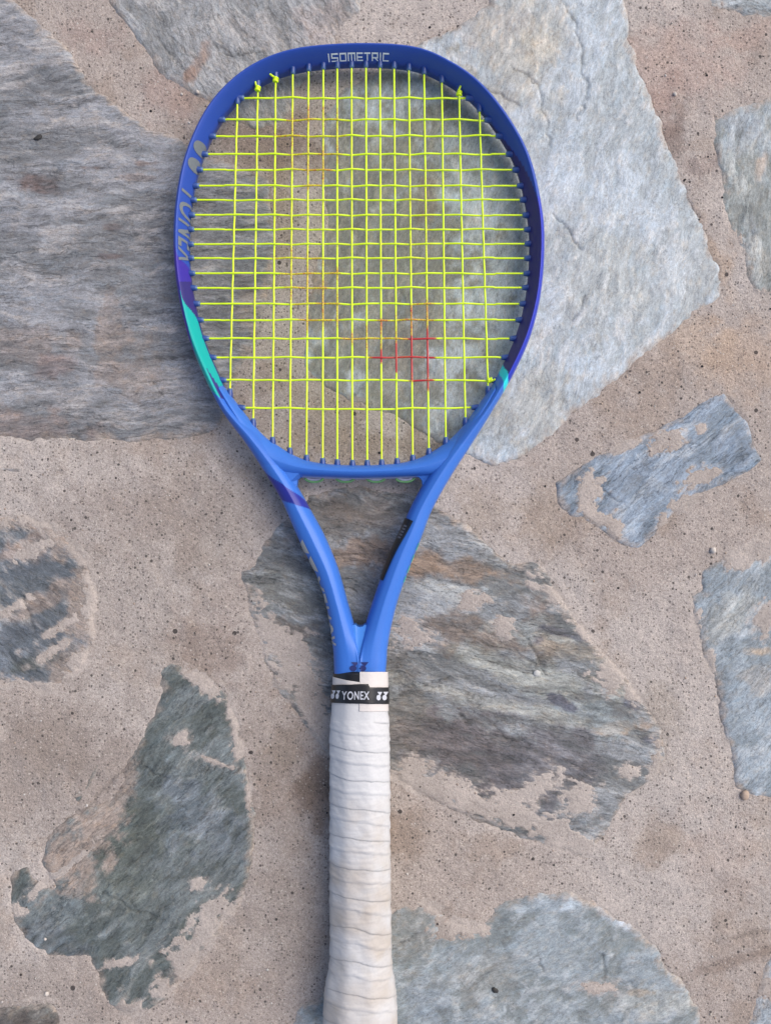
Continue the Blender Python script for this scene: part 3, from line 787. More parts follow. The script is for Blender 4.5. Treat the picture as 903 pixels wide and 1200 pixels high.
def strokes(polys, w):
    """boxy lettering from centre lines; unit height, returns verts and faces"""
    V = []; Fc = []
    for pl in polys:
        for (a, b) in zip(pl[:-1], pl[1:]):
            a = np.array(a, float); b = np.array(b, float); d = b - a; L = np.hypot(*d); d /= L; n = np.array([-d[1], d[0]])
            a2 = a - d * w * .5; b2 = b + d * w * .5; base = len(V)
            V += [a2 - n * w * .5, b2 - n * w * .5, b2 + n * w * .5, a2 + n * w * .5]
            Fc.append((base, base + 1, base + 2, base + 3))
    return V, Fc

def bilin(A, i, j):
    i = np.clip(i, 0, A.shape[0] - 1.001); j = np.mod(j, A.shape[1])
    a = np.floor(i).astype(int); b = np.floor(j).astype(int); fi = (i - a)[:, None]; fj = (j - b)[:, None]; b2 = (b + 1) % A.shape[1]
    return (A[a, b] * (1 - fi) * (1 - fj) + A[a + 1, b] * fi * (1 - fj) + A[a, b2] * (1 - fi) * fj + A[a + 1, b2] * fi * fj)

def on_frame(name, V, Fc, ifun, jfun, mat, off=.00028, parent=None):
    V = np.asarray(V, float)
    i = ifun(V[:, 0], V[:, 1]); j = jfun(V[:, 0], V[:, 1])
    P = bilin(FR, i, j) + bilin(FN, i, j) * off
    return mesh_obj(name, P, Fc, mat, parent or frame, False)

def find_i(py, side):        # station index where the ridge passes this photo height
    j = 16
    m = (fpx[:, j] < 421) if side < 0 else (fpx[:, j] > 421)
    idx_ = np.where(m)[0]
    return idx_[np.argmin(abs(fpy[idx_, j] - py))]

# ISOMETRIC on the inner wall at the tip
xs_ = fpx[:, 24]; top_i = np.arange(21 * NPER, 26 * NPER)
def i_at_x(px): return top_i[np.argmin(abs(fpx[top_i, 22] - px))]
ic = i_at_x(419)
jw = np.arange(17, 33)
jt = np.interp(62.0, fpy[ic, jw], jw); jb = np.interp(70.4, fpy[ic, jw], jw)
ia, ib = i_at_x(383.5), i_at_x(455.5)
S = .16
LET = {'I': ([[(.1, 0), (.1, 1)]], .2), 'S': ([[(1, 1), (0, 1), (0, .52), (1, .48), (1, 0), (0, 0)]], 1), 'O': ([[(0, 0), (1, 0), (1, 1), (0, 1), (0, 0)]], 1),
       'M': ([[(0, 0), (0, 1), (1.2, 1), (1.2, 0)], [(.6, 1), (.6, 0)]], 1.2), 'E': ([[(1, 1), (0, 1), (0, 0), (1, 0)], [(0, .5), (.9, .5)]], 1), 'T': ([[(0, 1), (1, 1)], [(.5, 1), (.5, 0)]], 1),
       'R': ([[(0, 0), (0, 1), (1, 1), (1, .42), (0, .42)], [(.5, .42), (1, 0)]], 1), 'C': ([[(1, 1), (0, 1), (0, 0), (1, 0)]], 1)}
V = []; Fc = []; x = 0
for ch in 'ISOMETRIC':
    pl, w_ = LET[ch]
    v_, f_ = strokes(pl, .2)
    base = len(V); V += [(p[0] + x, p[1]) for p in v_]; Fc += [tuple(a + base for a in f) for f in f_]
    x += w_ + .45
V = np.array(V); V[:, 0] /= (x - .45)
on_frame('lettering', V, Fc, lambda a, b: ia + (ib - ia) * a, lambda a, b: jb + (jt - jb) * b, PRINT_W)
frame.children[-1]['label'] = 'white boxy word ISOMETRIC on the inner face of the racket tip'

def logo_shapes():
    """two discs with wedges above right; unit height, x 0..1.7"""
    V = []; Fc = []
    for ox in (0, .86):
        b = len(V); n = 20
        V += [(ox + .32 + .32 * r_ * math.cos(t), .32 + .32 * r_ * math.sin(t)) for r_ in (1, .66, .33) for t in np.linspace(0, 2 * math.pi, n, endpoint=False)]
        Fc += [(b + q * n + k, b + q * n + (k + 1) % n, b + (q + 1) * n + (k + 1) % n, b + (q + 1) * n + k) for q in (0, 1) for k in range(n)]
        Fc.append(tuple(range(b + 2 * n, b + 3 * n)))
        b = len(V); V += [(ox + .12, 1), (ox + .86, 1), (ox + .52, .52), (ox + .40, .66)]; Fc.append((b + 3, b + 2, b + 1, b))
    return V, Fc

# logo and name on the left inner wall (their upper halves run out of sight round the wall)
def word_down(V, Fc, ya, yb, j0, j1, name, mat, label):
    V = np.asarray(V)
    i_a, i_b = find_i(ya, -1), find_i(yb, -1)
    o = on_frame(name, V, Fc, lambda a, b: i_a + (i_b - i_a) * a, lambda a, b: j0 + (j1 - j0) * b, mat)
    o['label'] = label
LV, LF = logo_shapes(); LV = np.array(LV); LV[:, 0] /= 1.72
word_down(LV, LF, 158, 199, 22, 44, 'logo', PRINT_G, 'grey disc and wedge emblem on the upper left inner face')
TV, TF = text_mesh('YONEX', .018)
TVi = TV.copy(); TVi[:, 0] += TVi[:, 1] * .05
word_down(TVi, TF, 212, 304, 21.5, 40, 'lettering', PRINT_G, 'grey name running down the left inner face')
# name and emblem along the outside of the left arm, seen edge on
def word_up(V, Fc, ya, yb, j0, j1, name, mat, label, side=-1):
    V = np.asarray(V)
    i_a, i_b = find_i(ya, side), find_i(yb, side)
    o = on_frame(name, V, Fc, lambda a, b: i_a + (i_b - i_a) * a, lambda a, b: j0 + (j1 - j0) * b, mat)
    o['label'] = label
PRINT_L = simple('pale_print', (.42, .42, .40), .5)
word_up(TV, TF, 757, 671, -12, 10.3, 'lettering', PRINT_L, 'pale name along the outer edge of the left arm')
EV = []; EF = []
for ox in (0.0, .54):
    for ki in range(6):
        for kj in range(10):
            b = len(EV); f0, f1 = kj / 10, (kj + 1) / 10
            def ex(u_, f_): return ox + .46 * (.5 + (u_ - .5) * (.25 + .75 * f_))
            EV += [(ex(ki / 6, f0), f0), (ex((ki + 1) / 6, f0), f0), (ex((ki + 1) / 6, f1), f1), (ex(ki / 6, f1), f1)]; EF.append((b, b + 1, b + 2, b + 3))
word_up(EV, EF, 667, 628, 0, 10.8, 'logo', PRINT_L, 'pale emblem along the outer edge of the left arm')
# small teal outlines on the outside of the right arm
TE = simple('teal_print', (.05, .42, .42), .5)
for a, b in ((632, 641), (646, 655), (659, 668), (672, 680)):
    q = [(0, 0), (1, 0), (1, 1), (0, 1)]
    word_up(np.array(q, float), [(0, 1, 2, 3)], a, b, 3.5, 6.5, 'mark', TE, 'short teal stroke on the outer edge of the right arm', 1)
# navy emblem above the grip
class _H: pass
def on_top(V, Fc, x_, y_, sx, sy, name, mat, surf, off, parent, label):
    P = []
    for a, b in V:
        px, py = x_ + a * sx, y_ - b * sy
        z = surf(px, py) + off
        P.append(W(px, py, z))
    o = mesh_obj(name, P, Fc, mat, parent, False); o['label'] = label; return o
def frame_top(px, py):
    sel = (abs(fpy - py) < 3) & (v < 8.2) & (v > .2)
    d = (fpx - px) ** 2 + (fpy - py) ** 2
    d = np.where(sel, d, 1e9)
    k = np.argsort(d.ravel())[:4]
    return FR[..., 2].ravel()[k].max()
LV2, LF2 = logo_shapes()
on_top(LV2, LF2, 409.6, 786.6, 12.9, 10.6, 'logo', PRINT_N, frame_top, .0005, frame, 'navy disc and wedge emblem just above the grip')
# black sticker on the inner face of the right arm
iA, iB = find_i(612, 1), find_i(684, 1)
n_ = 60; SV = []; SF = []
for k in range(n_ + 1):
    f = k / n_
    for m_ in range(7):
        g = m_ / 6
        SV.append((f, g))
for k in range(n_):
    for m_ in range(6):
        b = k * 7 + m_; SF.append((b, b + 1, b + 8, b + 7))
stick = on_frame('sticker', SV, SF, lambda a, b: iA + (iB - iA) * a, lambda a, b: 21.0 + a * 4.5 + b * (12 - a * 4), INK_K, .0005)
stick['label'] = 'narrow black sticker on the inner face of the right arm'
TINY = simple('faint_print', (.16, .16, .17), .5)
for q in range(5):
    f0 = .12 + q * .055
    on_frame('print', [(f0, .2), (f0 + .03, .2), (f0 + .03, .5), (f0, .5)], [(0, 1, 2, 3)], lambda a, b: iA + (iB - iA) * a, lambda a, b: 21.0 + a * 4.5 + b * (12 - a * 4), TINY, .0007, stick)

# ---- strings
ym = NT('string_polyester')
tcs = ym.n('ShaderNodeTexCoord').outputs['Object']
ink = ym.attr('ink').outputs['Fac']
nz = ym.noise(tcs, 1300, 3, .7)
amt = ym.math('MULTIPLY', ym.mapr(ym.math('ADD', ink, ym.mapr(nz, .3, .7, -.32, .32)), .25, .75, 0, 1), ym.mapr(ink, 0.02, .5, 0, 1))
ym.l(ym.mix(amt, (.72, .96, .016), (.50, .030, .035)), ym.b.inputs['Base Color'])
ym.b.inputs['Roughness'].default_value = .28
ym.b.inputs['Subsurface Weight'].default_value = .0
STR = ym.m
GROM = NT('grommet_plastic')
gtc = GROM.n('ShaderNodeTexCoord').outputs['Object']
GROM.l(GROM.mix(GROM.attr('tip').outputs['Fac'], (.018, .055, .24), (.08, .15, .28)), GROM.b.inputs['Base Color'])
GROM.b.inputs['Roughness'].default_value = .35
GROM = GROM.m

hs = int(12 * NPER); he = int(34 * NPER)
loop = np.concatenate([Ic[hs:he], bi[::-1][3:-3]])        # inner outline (mid plane, px)
def inside_hit(a, b):
    """furthest point from a towards b still inside the hoop"""
    a = np.array(a, float); b = np.array(b, float)
    best = 1e9
    for (p, q) in zip(loop, np.roll(loop, -1, 0)):
        r = b - a; s_ = q - p; den = r[0] * s_[1] - r[1] * s_[0]
        if abs(den) < 1e-9: continue
        t = ((p[0] - a[0]) * s_[1] - (p[1] - a[1]) * s_[0]) / den
        u = ((p[0] - a[0]) * r[1] - (p[1] - a[1]) * r[0]) / den
        if t > 0 and 0 <= u <= 1: best = min(best, t)
    return a + (b - a) * best
MT = [278,302,323,343,361.5,378.7,395,411.7,428.6,445,461.5,478.8,496.6,517.4,537.6,561.5]
MBt = [269.5,296.6,319.4,339.6,359,378,395,412.8,430,447,465,483.4,502.2,522,545,571.5]
MTy = [129,105,95,84,80,78,77,76,76,76,77,79,85,94,108,131]
MBy = [456,493,515,528,538,541,543,544,544,543,541,538,528,516,493,457]
CY = [115,140.3,159.4,180.7,199,217.6,234.4,252,269,286,302.5,320.5,337.3,356,375,396.8,419,445.5,478]
dyl = [0]*17 + [0, -.5]; 
mains = []
for i in range(16):
    mains.append(((MT[i], MTy[i]), (MBt[i], MBy[i])))
def main_x(i, y):
    (a, ya), (b, yb) = mains[i]
    return a + (b - a) * (y - ya) / (yb - ya)
INK = [([(428,416),(512,380),(508,462)], 1.0), ([(392,396),(512,342),(510,460),(440,418)], .58), ([(318,158),(350,118),(412,128),(404,182),(372,232),(352,222)], .50),
       ([(318,300),(345,285),(400,312),(402,385),(352,392)], .50), ([(470,190),(512,190),(508,320),(470,330)], .36), ([(325,225),(420,225),(420,330),(325,330)], .30), ([(395,250),(470,250),(470,330),(395,330)], .26)]
def ink_at(X, Y):
    s_ = np.zeros(X.shape)
    for P_, a in INK:
        d = poly_sdf(X, Y, P_)
        s_ = np.maximum(s_, a * sstep(-5, 5, d))
    return s_ * (.95 + .3 * fbm(X / 14, Y / 14, 77, 3))
def tube(P, r, ns=8, cap=True):
    P = np.asarray(P, float); n = len(P)
    T = np.gradient(P, axis=0); T /= np.linalg.norm(T, axis=1, keepdims=True) + 1e-12
    up = np.array([0, 0, 1.0]); A = np.cross(T, up)
    bad = np.linalg.norm(A, axis=1) < .05
    A[bad] = np.cross(T[bad], [0, 1.0, 0])
    A /= np.linalg.norm(A, axis=1, keepdims=True); B = np.cross(A, T)
    rr = np.broadcast_to(np.asarray(r, float), (n,))[:, None]
    th = np.linspace(0, 2 * math.pi, ns, endpoint=False)
    V = (P[:, None] + rr[:, :, None] * (A[:, None] * np.cos(th)[None, :, None] + B[:, None] * np.sin(th)[None, :, None])).reshape(-1, 3)
    Fc = [tuple(x) for x in tube_faces(n, ns).tolist()]
    if cap: Fc += [tuple(range(ns))[::-1], tuple(range((n - 1) * ns, n * ns))]
    return V, Fc
RS = .00065
WZ = .00055
def string_obj(pts_px, zoff, label=None):
    pts_px = np.asarray(pts_px)
    z = zax(pts_px[:, 1]) + zoff
    k = (CAMZ - zax(pts_px[:, 1])) / F
    P = np.stack([(pts_px[:, 0] - 451.5) * k, (600 - pts_px[:, 1]) * k, z], 1)
    V, Fc = tube(P, RS)
    ik = np.repeat(ink_at(pts_px[:, 0], pts_px[:, 1]), 8)
    return mesh_obj('string', V, Fc, STR, racket, True, {'ink': ('FLOAT', ik)})
grom_mesh = None
def grommet(px, py, dx, dy, L):
    """barrel on the wall at px,py pointing inwards dx,dy"""
    global grom_mesh
    z = zax(py); k = (CAMZ - z) / F
    if grom_mesh is None:
        prof_ = [(-.0045, .0022), (.0, .0022), (.0004, .00215), (.0022, .00185), (.0034, .0017), (.0037, .0012)]
        V = []; Fc = []; ns = 12
        for (x_, r_) in prof_:
            for q in range(ns):
                t = q / ns * 2 * math.pi; V.append((x_, r_ * math.cos(t), r_ * math.sin(t)))
        for a in range(len(prof_) - 1):
            for q in range(ns):
                Fc.append((a * ns + q, a * ns + (q + 1) % ns, (a + 1) * ns + (q + 1) % ns, (a + 1) * ns + q))
        Fc.append(tuple(range((len(prof_) - 1) * ns, len(prof_) * ns)))
        tip = np.array([0] * 36 + [.25] * 12 + [1] * 24)
        o = mesh_obj('grommet', V, Fc, GROM, racket, True, {'tip': ('FLOAT', tip)})
        grom_mesh = o.data
    else:
        o = bpy.data.objects.new('grommet', grom_mesh); C.objects.link(o); o.parent = racket
    o.location = ((px - 451.5) * k, (600 - py) * k, z)
    o.rotation_euler = (0, 0, math.atan2(-dy, dx))
    return o
ends = []
for i, (a, b) in enumerate(mains):
    a = np.array(a, float); b = np.array(b, float); c = (a + b) / 2
    ht = inside_hit(c, a); hb = inside_hit(c, b)
    u = (b - a) / np.hypot(*(b - a))
    knot_top = i in (1, 2, 14)
    top = ht + u * (6.5 if knot_top else -2); bot = hb + u * 2
    n = int(np.hypot(*(bot - top)) / 3.2)
    t = np.linspace(0, 1, n)[:, None]; P = top + (bot - top) * t
    z = np.zeros(n)
    for q in range(n):
        y = P[q, 1]
        if CY[0] - 12 < y < CY[-1] + 16:
            ci = np.interp(y, CY, range(19))
            z[q] = WZ * math.cos(math.pi * (ci + i))
    string_obj(P, z)
    grommet(ht[0], ht[1], u[0], u[1], 0); grommet(hb[0], hb[1], -u[0], -u[1], 0)
    if knot_top: ends.append((top[0], top[1], i))
for i, cy in enumerate(CY):
    ya = cy + rng.uniform(-.5, .5); yb = cy + rng.uniform(-.5, .5)
    if i == 18: ya, yb = 477.5, 476.5
    a = np.array([421.0, cy]); 
    hl = inside_hit(a, (100, ya)); hr = inside_hit(a, (800, yb))
    l = hl - np.array([2, 0]); r = hr + np.array([2 if i != 17 else -6, 0])
    n = int((r[0] - l[0]) / 2.6); xs_ = np.linspace(l[0], r[0], n)
    ys_ = np.interp(xs_, [hl[0], 421, hr[0]], [hl[1], cy + (1.8 if i == 18 else 0), hr[1]])
    mxs = [main_x(m_, cy) for m_ in range(16)]
    ci = np.interp(xs_, mxs, range(16)); inn = (xs_ > mxs[0] - 12) & (xs_ < mxs[-1] + 12)
    z = np.where(inn, -WZ * np.cos(np.pi * (ci + i)), 0)
    ys_ = ys_ + np.where(inn, .42 * np.sin(np.pi * (ci * .5 + i)) + .45 * fbm(xs_ / 25, xs_ * 0 + i * 3.3, 55, 2), 0)
    string_obj(np.stack([xs_, ys_], 1), z)
    grommet(hl[0], hl[1], 1, 0, 0); grommet(hr[0], hr[1], -1, 0, 0)
    if i == 17: ends.append((r[0], r[1], 99))
# knots
for (x, y, w_) in ends:
    z = zax(y); k = (CAMZ - z) / F
    t = np.linspace(0, 2 * math.pi * 2.4, 60)
    hx = 1 if w_ == 99 else 0
    a = .0013 * np.cos(t) * (1 + .25 * np.sin(t * .7)); b = (t / t[-1] - .5) * .0026; c = .0013 * np.sin(t)
    K = np.stack([b if hx else a, a if hx else b, c + .0003], 1)
    dirs = {1: (-.0008, .0040), 2: (-.0042, .0028), 14: (.0020, .0034), 99: (.0022, .0012)}[w_]
    tail = np.array([K[-1] + (np.array([dirs[0], dirs[1], .0012]) ) * f for f in np.linspace(0.1, 1, 8)])
    V, Fc = tube(np.concatenate([K, tail]), .00075)
    V = V + np.array([(x - 451.5) * k, (600 - y) * k, z])
    o = mesh_obj('knot', V, Fc, STR, racket, True, {'ink': ('FLOAT', np.zeros(len(V)))})
    sp = tube(np.array([[(x - 451.5) * k, (600 - y) * k + q, z] for q in np.linspace(-.0012, .0012, 7)]), .0012 * np.sqrt(np.clip(1 - np.linspace(-.95, .95, 7) ** 2, .05, 1)))
    mesh_obj('core', sp[0], sp[1], STR, o, True, {'ink': ('FLOAT', np.zeros(len(sp[0])))})

# grommet strip on the far side of the bridge, with the string loops running over it
STRIP = simple('clear_plastic_strip', (.34, .36, .52), .3)
z6 = zax(560)
xs_ = np.linspace(353, 490, 60)
lowy = np.interp(xs_, bo[:, 0], bo[:, 1])
P = np.array([W(x, y - 1.0, z6 - .001) for x, y in zip(xs_, lowy)])
P[:, 2] = z6 - .002
V, Fc = tube(P, .0016, 8)
V[:, 2] = (V[:, 2] - (z6 - .002)) * 2.4 + z6 - .002
strip = mesh_obj('grommet_strip', V, Fc, STRIP, racket, True)
LOOP = simple('string_in_sleeve', (.12, .30, .12), .35)
for cx in (368, 404.5, 440, 474.5):
    t = np.linspace(0, math.pi, 22)
    P = np.array([W(cx + 10.5 * math.cos(a), 560.2 + (4.6 * math.sin(a)), z6 - .001) for a in t])
    V, Fc = tube(P, .0008)
    mesh_obj('string_loop', V, Fc, LOOP, racket, True)
    P = np.array([W(cx + 8.0 * math.cos(a), 559.8 + (2.6 * math.sin(a)), z6 - .002) for a in t])
    V, Fc = tube(P, .0011)
    mesh_obj('sleeve', V, Fc, STRIP, strip, True)

# ---- handle
HY = [(786,390.6,453.4),(800,390.4,453.8),(830,388.5,454.2),(860,387.3,455.2),(950,387.6,455.8),(1000,387.3,456.2),(1050,387.3,456.6),(1090,387.6,457.2),(1122,387.6,457.8),(1138,385.5,459.2),(1156,381.8,461.8),(1176,380,463.8),(1196,380,464.2),(1208,381,463.4),(1216,384,460.5),(1220,390,454)]
hy = np.arange(788, 1220.5, .85)
hl_ = np.interp(hy, [a[0] for a in HY], [a[1] for a in HY]); hr_ = np.interp(hy, [a[0] for a in HY], [a[2] for a in HY])
kern = np.hanning(15); kern /= kern.sum()
hl_ = np.convolve(np.pad(hl_, 7, 'edge'), kern, 'valid'); hr_ = np.convolve(np.pad(hr_, 7, 'edge'), kern, 'valid')
NA = 144
aa = np.linspace(0, 2 * math.pi, NA, endpoint=False)
def oct_r(a, p=13):
    s_ = 0
    for q in range(8):
        s_ = s_ + np.maximum(0, np.cos(a - q * math.pi / 4)) ** p
    return s_ ** (-1 / p)
orr = oct_r(aa); orr = orr / orr[0]
def handle_surface(disp=True):
    A = aa[None]; Yp = hy[:, None]
    hw = (hr_ - hl_)[:, None] / 2; cx = (hr_ + hl_)[:, None] / 2
    zc = np.interp(hy, [786, 860, 1120, 1180, 1220], [.0172, .0182, .0190, .0205, .0205])[:, None]
    k = (CAMZ - zc) / F
    # seam phase: the tape climbs round the handle; lines droop to the right
    ca = np.cos(A)                      # +1 right, -1 left
    frac = A / (2 * math.pi)
    py_seam = Yp - 14 * (np.where(A <= math.pi, .5 - frac * 2 + .0, 0)) if False else None
    rise = (np.where(A <= math.pi, (1 - (A / math.pi)), (A - math.pi) / math.pi - 1 + 0))   # top side: 1 at right, 0 at left
    rise = 1 - ((A + 0) % (2 * math.pi)) / (2 * math.pi)
    sh = 2 * rise - 1                  # right(top side start)=1 ... left=0 ... back round to -1
    curve = np.where(sh > 0, 1 - (1 - np.clip(sh, 0, 1)) ** 1.6, sh)
    pitchmap = np.interp(hy, [840, 1020, 1056, 1096, 1130, 1160, 1185, 1225], [0, 5.27, 6.28, 7.3, 8.2, 9.1, 9.8, 11.2])[:, None]
    curve = curve - .75 * np.clip(Yp - 600, 0, 700) * .033 * np.clip(np.sin(A), 0, 1) / 14
    wob = .10 * fbm(Yp / 60 + 0 * A, A * 1.1, 901, 3)
    ph = pitchmap - curve * .42 + wob + .18
    fr = ph - np.floor(ph)
    step = sstep(0, .035, fr)          # just below a seam the surface is low, then climbs to the next edge
    saw = fr * .00072
    notch = -.00022 * np.exp(-(np.minimum(fr, 1 - fr) / .02) ** 2)
    ph2 = ph + .52 + .05 * fbm(Yp / 30 + 0 * A, A * 2, 911, 3); f2 = ph2 - np.floor(ph2)
    bump2 = .00055 * f2 * (1 - sstep(.93, 1.0, f2)) + .00022 * np.exp(-((f2 - .88) / .04) ** 2)
    wr = .00028 * fbm(Yp / 16 + 0 * A, A * 3.0 + ph * 2, 921, 4) + .00015 * fbm(Yp / 3 + 0 * A, A * 1.5, 931, 3)
    live = sstep(836, 842, Yp) * (1 - sstep(1208, 1216, Yp))
    D = (saw * .9 + notch + bump2 + wr) * live + wr * .3
    rad = orr[None] * (hw * k)
    asp = .84
    X0 = (cx - 451.5) * k + (rad + D) * np.cos(A)
    Z0 = zc + (rad * asp + D) * np.sin(A)
    Y0 = (600 - Yp) * k + 0 * A
    seam = np.exp(-(np.minimum(fr, 1 - fr) / .022) ** 2) * live
    return np.stack([X0, Y0, Z0], -1), seam, fr, live
HP, seam, hfr, hlive = handle_surface()
HP[..., 2] = np.maximum(HP[..., 2], .0003)
gyp = hy[:, None] + 0 * aa[None]; gaa = aa[None] + 0 * hy[:, None]
white = lin((227, 228, 228)) * .71; beige = lin((212, 204, 194)) * .70
dirt = np.clip(sstep(930, 1060, gyp) * .7 + fbm(gyp / 26, gaa * 1.2, 941, 4) * .8 * sstep(860, 960, gyp), 0, 1)[..., None]
gcol = white * (1 - dirt) + beige * dirt
spot = sstep(.1, .5, fbm(gyp / 14, gaa * 2.2, 951, 4))[..., None]
gcol *= 1 - spot * np.array([.03, .045, .07]) * (sstep(900, 1000, gyp))[..., None]
gcol *= (1 - .16 * seam)[..., None]  # seam creases darkened in colour: grime plus painted crease shade
endb = sstep(.85, .98, hfr)[..., None] * hlive[..., None]
gcol *= 1 - .06 * endb
gm = NT('overgrip')
gt = gm.n('ShaderNodeTexCoord').outputs['Object']
f1 = gm.noise(gt, 700, 4, .7); f2 = gm.noise(gt, 180, 3, .6)
gm.l(gm.scale(gm.attr('tint').outputs['Color'], gm.mapr(f1, .3, .7, .955, 1.03)), gm.b.inputs['Base Color'])
gm.b.inputs['Roughness'].default_value = .52
gm.b.inputs['Specular IOR Level'].default_value = .4
gm.l(gm.bump(gm.math('ADD', f1, gm.math('MULTIPLY', f2, 1.5)), .00012), gm.b.inputs['Normal'])
GRIP = gm.m
hf = tube_faces(len(hy), NA)
grip = mesh_obj('grip', HP.reshape(-1, 3), hf, GRIP, racket, True, {'tint': ('FLOAT_COLOR', gcol.reshape(-1, 3))})
grip['label'] = 'worn white overgrip wound in slanting turns, dirtier towards the butt'
# flat end of the butt
ring = HP[-1]; c = ring.mean(0)
mesh_obj('butt_cap', np.vstack([ring, c + np.array([0, -.001, 0])]), [(i, (i + 1) % NA, NA) for i in range(NA)], simple('butt_plastic', (.5, .5, .52), .5), grip, True)
# rolled collar end: black band under the tapes
HN = normals(HP); hc = HP.mean(1, keepdims=True)
if np.mean(np.sum(HN * (HP - hc), -1)) < 0: HN = -HN
hpx, hpy = proj(HP)
def band(name, ytop, ybot, off, mat, parent, a0=0, a1=2 * math.pi, label=None, rows=14, tint=None, offs=None):
    """strip lying on the handle; ytop/ybot are functions of angle giving photo rows"""
    n = 110; V = []; Fc = []
    A = np.linspace(a0, a1, n)
    for a in A:
        for r in range(rows + 1):
            y = ytop(a) + (ybot(a) - ytop(a)) * r / rows
            if offs: off = offs(r / rows)
            y -= (y - 600) * .031 * max(0, math.sin(a))
            i = np.clip((y - hy[0]) / .85, -20, len(hy) - 1.01); j = a / (2 * math.pi) * NA
            ii = np.array([max(i, 0.0)]); jj_ = np.array([j])
            p = bilin(HP, ii, jj_)[0] + bilin(HN, ii, jj_)[0] * off
            if i < 0: p = p + np.array([0, -i * .85 * (CAMZ - .017) / F, 0])
            V.append(p)
    for a in range(n - 1):
        for r in range(rows):
            b = a * (rows + 1) + r
            Fc.append((b + rows + 1, b + rows + 2, b + 1, b))
    N0 = len(V)
    # edge thickness: fold back down to the handle
    V = np.array(V); at = None
    if tint is not None: at = {'tint': ('FLOAT_COLOR', np.tile(tint, (N0, 1)))}
    o = mesh_obj(name, V, Fc, mat, parent, True, at)
    sol = o.modifiers.new('thickness', 'SOLIDIFY'); sol.thickness = .00035; sol.offset = -1
    if label: o['label'] = label
    return o
def ang_of(px):     # angle on the upper side of the handle for a photo x (near the top of the grip)
    i = 20; j = np.arange(0, NA // 2 + 1)
    return np.interp(-px, -hpx[i, j], aa[j])
tapew = lin((236, 230, 224)) * .72
aL, aM, aS = ang_of(390.5), ang_of(421.3), ang_of(432.3)
# handle y is measured at the surface centre height; the parallax is small
band('collar', lambda a: 787, lambda a: 800, .0001, INK_K, racket, offs=lambda f: -.0050 + .0052 * min(1, f * 5), label='black collar showing between frame and tapes')
band('tape', lambda a: 787.3 , lambda a: 806, .0006, GRIP, grip, 0.02, aM, 'square end of the white tape above the band, right half', tint=tapew)
band('tape', lambda a: np.interp(a, [aM, aL], [799.5, 793]), lambda a: 806, .0005, GRIP, grip, aM, math.pi * 1.6, 'thin white wedge of tape above the band, left half', tint=tapew)
ft = band('finishing_tape', lambda a: np.interp(a, [0, aS - .001, aS, aL, 6.28], [805.5, 805.2, 801.2, 802.6, 805]), lambda a: np.interp(a, [0, aM, aL, 6.28], [825, 824.2, 823, 825]), .0011, INK_K, racket, label='black finishing band round the top of the grip, printed in silver')
band('tape', lambda a: 822, lambda a: 833.5, .0005, GRIP, grip, 0.0, aM, 'white tape end below the band', tint=tapew)
SILV = simple('silver_print', (.50, .52, .56), .45)
def on_band(V, Fc, xa, xb, yb_, yt, name, mat, label, off=.0014):
    P = []
    for a, b in V:
        px = xa + (xb - xa) * a; py = yb_ + (yt - yb_) * b
        an = ang_of(px); i = (py - (py - 600) * .031 * max(0, math.sin(an)) - hy[0]) / .85
        P.append(bilin(HP, np.array([i]), np.array([an / (2 * math.pi) * NA]))[0] + bilin(HN, np.array([i]), np.array([an / (2 * math.pi) * NA]))[0] * off)
    o = mesh_obj(name, P, Fc, mat, ft, False); o['label'] = label; return o
on_band(TV, TF, 402, 432.2, 819.4, 809.6, 'lettering', SILV, 'silver name in the middle of the band')
LV3 = np.array(LV2); LV3[:, 0] /= 1.72
on_band(LV3, LF2, 439.6, 452.6, 820.2, 810.4, 'logo', SILV, 'silver emblem at the right end of the band')
on_band(LV3, LF2, 390.4, 400.2, 818.6, 808.8, 'logo', SILV, 'silver emblem wrapping over the left edge of the band')

# a few crumbs of grit and a dark husk lying on the stones
GR = simple('pale_grit', (.55, .50, .44), .8); DK = simple('dark_husk', (.03, .028, .025), .7)
def pebble(px, py, r, mat, name, label, cat, flat=.6, el=1.0, rot=0, grp=None):
    bm = bmesh.new(); bmesh.ops.create_icosphere(bm, subdivisions=2, radius=1)
    rr = random.Random(int(px * 7 + py))
    for v_ in bm.verts: v_.co *= 1 + rr.uniform(-.18, .18)
    V = []
    for v_ in bm.verts:
        x_ = v_.co.x * r * el; y_ = v_.co.y * r
        V.append((x_ * math.cos(rot) - y_ * math.sin(rot), x_ * math.sin(rot) + y_ * math.cos(rot), v_.co.z * r * flat))
    Fc = [tuple(q.index for q in f.verts) for f in bm.faces]; bm.free()
    o = mesh_obj(name, V, Fc, mat, None, True)
    # rest it on the surface there
    ix = int(np.clip((px - x0) / PX, 0, nx - 1)); iy = int(np.clip((py - y0) / PX, 0, ny - 1))
    h = HM[iy, ix]
    for s, si, sl, d, H, col in stone_jobs:
        a, b = iy - sl[0].start, ix - sl[1].start
        if 0 <= a < d.shape[0] and 0 <= b < d.shape[1] and d[a, b] > 0: h = max(h, H[a, b])
    w = W(px, py, 0); o.location = (w[0], w[1], h + r * flat * .7)
    tag(o, label, cat, None, grp); return o
pebble(44, 160, .0016, DK, 'husk', 'tiny dark husk on the blue-grey left stone', 'husk', .5, 2.2, R(25))
pebble(791, 109, .0014, GR, 'grit_grain', 'pale grit grain on the pink mortar at the upper right', 'grit', .7)
pebble(873, 933, .0030, simple('tan_pebble', (.42, .32, .24), .8), 'pebble', 'tan pebble beside the ragged right edge stone', 'pebble', .6, 1.2, R(60))
pebble(836, 645, .0022, GR, 'grit_grain', 'pale grit grain above the long right edge stone', 'grit', .7)
